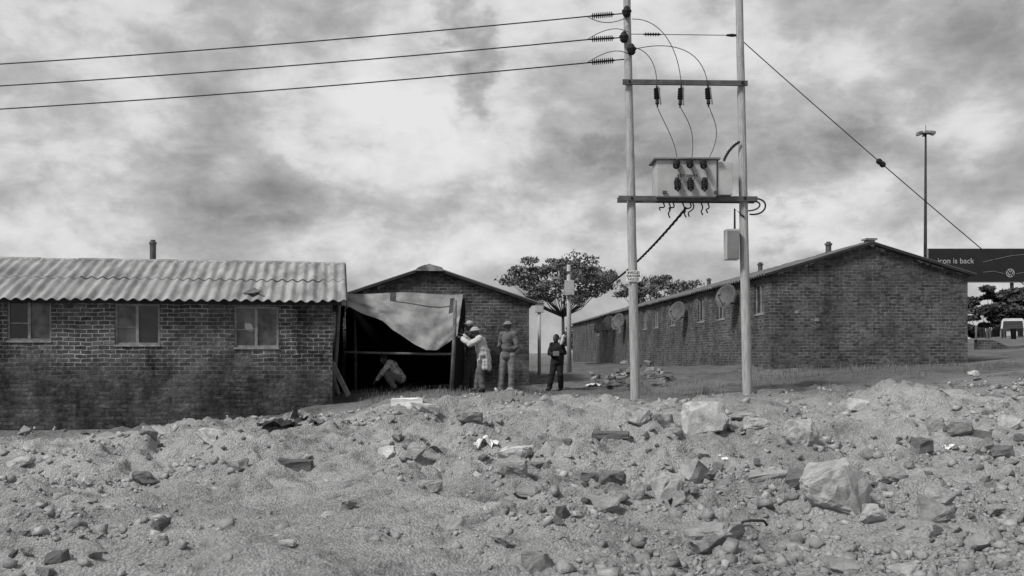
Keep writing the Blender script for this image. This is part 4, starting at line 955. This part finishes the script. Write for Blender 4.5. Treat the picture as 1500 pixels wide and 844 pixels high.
# litter
def crumple(px, py, w_, h, m, lab, seed, cat='litter'):
    c = hit(px, py); s = c.y/F; w_, h = w_*s, h*s; bm = B(); n_ = 12; g = [[None]*n_ for _ in range(n_)]; rr = random.Random(seed); r2 = rr.uniform(0, 50)
    for i in range(n_):
        for j in range(n_):
            u, v = i/(n_-1)-.5, j/(n_-1)-.5; z = h*(.35+.8*mn.noise(V((u*4+r2, v*4, 1)))+.35*mn.noise(V((u*9+r2, v*9, 4))))*(1-abs(u)*.9); g[i][j] = bm.verts.new(c+V((u*w_+.06*w_*mn.noise(V((u*5, v*5, r2))), v*w_*.8+.1, z)))
    for i in range(n_-1):
        for j in range(n_-1): bm.faces.new((g[i][j], g[i+1][j], g[i+1][j+1], g[i][j+1]))
    solo('crumpled_sheet', bm, M[m], c, lab, cat, 'rubbish lying on the ground')
crumple(712, 655, 36, 22, 'white', 'bright white crumpled plastic on the bank at centre', 1)
crumple(437, 616, 46, 24, 'canvas', 'crumpled pale cloth against the base of the left house', 2)
crumple(408, 626, 60, 20, 'cloth_d', 'dark crumpled sheet at the foot of the left house wall', 3)
crumple(462, 622, 34, 14, 'canvas', 'small crumpled scrap right of the pale cloth by the house', 4)
crumple(1398, 660, 22, 12, 'white', 'scrap of white litter in the right rubble heap', 5)
crumple(905, 640, 30, 9, 'cloth_d', 'dark rag lying on the crest left of the left pole', 6)
crumple(1062, 678, 22, 12, 'white', 'small pale litter scrap below the tall boulder', 7)
crumple(870, 566, 22, 8, 'white', 'pale scrap of litter in the lane near the person in black', 8)
c = hit(1098, 775); bm = B(); tube(bm, [c+V((-.08, 0, -.05)), c+V((-.06, 0, .06)), c+V((.0, -.02, .075)), c+V((.12, 0, .07)), c+V((.15, 0, .03))], .012, 8); solo('bent_rod', bm, M['cable'], c, 'short bent iron rod sticking from the ground beside the flat topped boulder', 'rod', None, True)

# ------------------------------------------------------------------ far right yard
c = G(1483, 76)
zt = P(0, 461, 76).z; hv = min(2.3, max(1.9, zt-c.z))
t = thing('parked_van', 'white minibus seen from the front beyond the right house', 'van', c)
bm = B(); z0_ = .35; wsv = [(z0_, .80), (z0_+(hv-z0_)*.5, .82), (hv-.12, .72), (hv, .62)]
fy = [-2.2, -2.2, -1.75, -1.55]; vsx = []
for (z, x), y in zip(wsv, fy): vsx.append([bm.verts.new(c+V(q)) for q in ((-x, y, z), (x, y, z), (x, 2.2, z), (-x, 2.2, z))])
for i in range(3):
    for k_ in range(4): bm.faces.new((vsx[i][k_], vsx[i][(k_+1) % 4], vsx[i+1][(k_+1) % 4], vsx[i+1][k_]))
bm.faces.new(vsx[0][::-1]); bm.faces.new(vsx[-1]); bev(bm, .06); wobj('body', bm, M['tank'], t)
zm = z0_+(hv-z0_)*.5; bm = B(); bm.faces.new([bm.verts.new(c+V(q)) for q in ((-.70, -2.22, zm+.04), (.70, -2.22, zm+.04), (.62, -1.85, hv-.2), (-.62, -1.85, hv-.2))]); wobj('windscreen', bm, M['glass'], t)
for sx_ in (-1, 1):
    bm = B(); ell(bm, c+V((sx_*.6, -2.2, z0_+.45)), (.13, .04, .1), Matrix.Identity(3)); wobj('headlight', bm, M['white'], t)
    for wy in (-1.4, 1.4):
        bm = B(); lathe(bm, c+V((sx_*.66, wy, .33)), c+V((sx_*.85, wy, .33)), [(0, .3), (.1, .33), (.9, .33), (1, .26)], 16); wobj('wheel', bm, M['rubber'], t)
bm = B(); obox(bm, c+V((-.78, -2.29, z0_+.0)), (1.56, 0, 0), (0, .12, 0), (0, 0, .22)); wobj('bumper', bm, M['tank_d'], t)
t.rotation_euler = (0, 0, math.radians(-25))
YL = 48
pa, pb = P(1430, 480, YL), P(1530, 479, YL)
t = thing('washing_line', 'line strung between two posts at the right edge beyond the house', 'washing line', G(1450, YL))
for p in (pa, pb): bm = B(); tube(bm, [V((p.x, YL, g1(p.x, YL)-.2)), p+up*.1], .05, 8); wobj('post', bm, M['woodd'], t)
bm = B(); tube(bm, [pa, pa.lerp(pb, .5)-up*.1, pb], .012, 5); wobj('line', bm, M['cable'], t)
for i, (px, ww, hh, m, lab) in enumerate(((1438, .32, .45, 'cloth_d', 'dark garment on the washing line, nearest the house'), (1448, .28, .5, 'cloth_l', 'pale garment on the washing line, second from the house'), (1458, .3, .4, 'cloth_k', 'black garment on the washing line, third from the house'), (1470, .3, .45, 'cloth_g', 'grey garment on the washing line, fourth from the house'), (1484, .3, .5, 'cloth_k', 'black garment on the washing line, fifth from the house'), (1494, .3, .4, 'cloth_d', 'dark garment on the washing line, at the right edge'))):
    p = pa.lerp(pb, (px-1430)/100)-up*(.1*4*((px-1430)/100)*(1-(px-1430)/100))*.5; bm = B(); g = []
    for a_ in range(9):
        g.append([bm.verts.new(p+V((ww*(a_/8-.5)*(1-.03*b_), .05*math.sin(a_*1.5+i)*b_/4-.02, -hh*b_/5-.01))) for b_ in range(6)])
    for a_ in range(8):
        for b_ in range(5): bm.faces.new((g[a_][b_], g[a_+1][b_], g[a_+1][b_+1], g[a_][b_+1]))
    bmesh.ops.solidify(bm, geom=list(bm.faces), thickness=.015); solo('garment', bm, M[m], p-up*hh, lab, 'garment', 'washing on the line', True)
# rough boundary wall beside right house
x0_ = P(1431, 0, 40).x
bm = B(); uvl = bm.loops.layers.uv.new('UVMap'); r = random.Random(2)
zb_ = g1(x0_+3, 40)-.5; pts = [(k_*.6, .62+r.uniform(-.14, .14)) for k_ in range(15)]; fr_ = []; bk_ = []
for u, h in pts:
    fr_.append([bm.verts.new(V((x0_+u, 40, zb_))), bm.verts.new(V((x0_+u, 40, zb_+h)))]); bk_.append([bm.verts.new(V((x0_+u, 40.25, zb_))), bm.verts.new(V((x0_+u, 40.25, zb_+h)))])
for i in range(14):
    for q in ((fr_[i][0], fr_[i+1][0], fr_[i+1][1], fr_[i][1]), (bk_[i][0], bk_[i+1][0], bk_[i+1][1], bk_[i][1]), (fr_[i][1], fr_[i+1][1], bk_[i+1][1], bk_[i][1])):
        f = bm.faces.new(q)
        for l in f.loops: l[uvl].uv = (l.vert.co.x, l.vert.co.z+l.vert.co.y*.2)
solo('low_wall', bm, M['brickR'], (x0_, 40, zb_), 'low broken brick wall running right from behind the right house', 'wall')
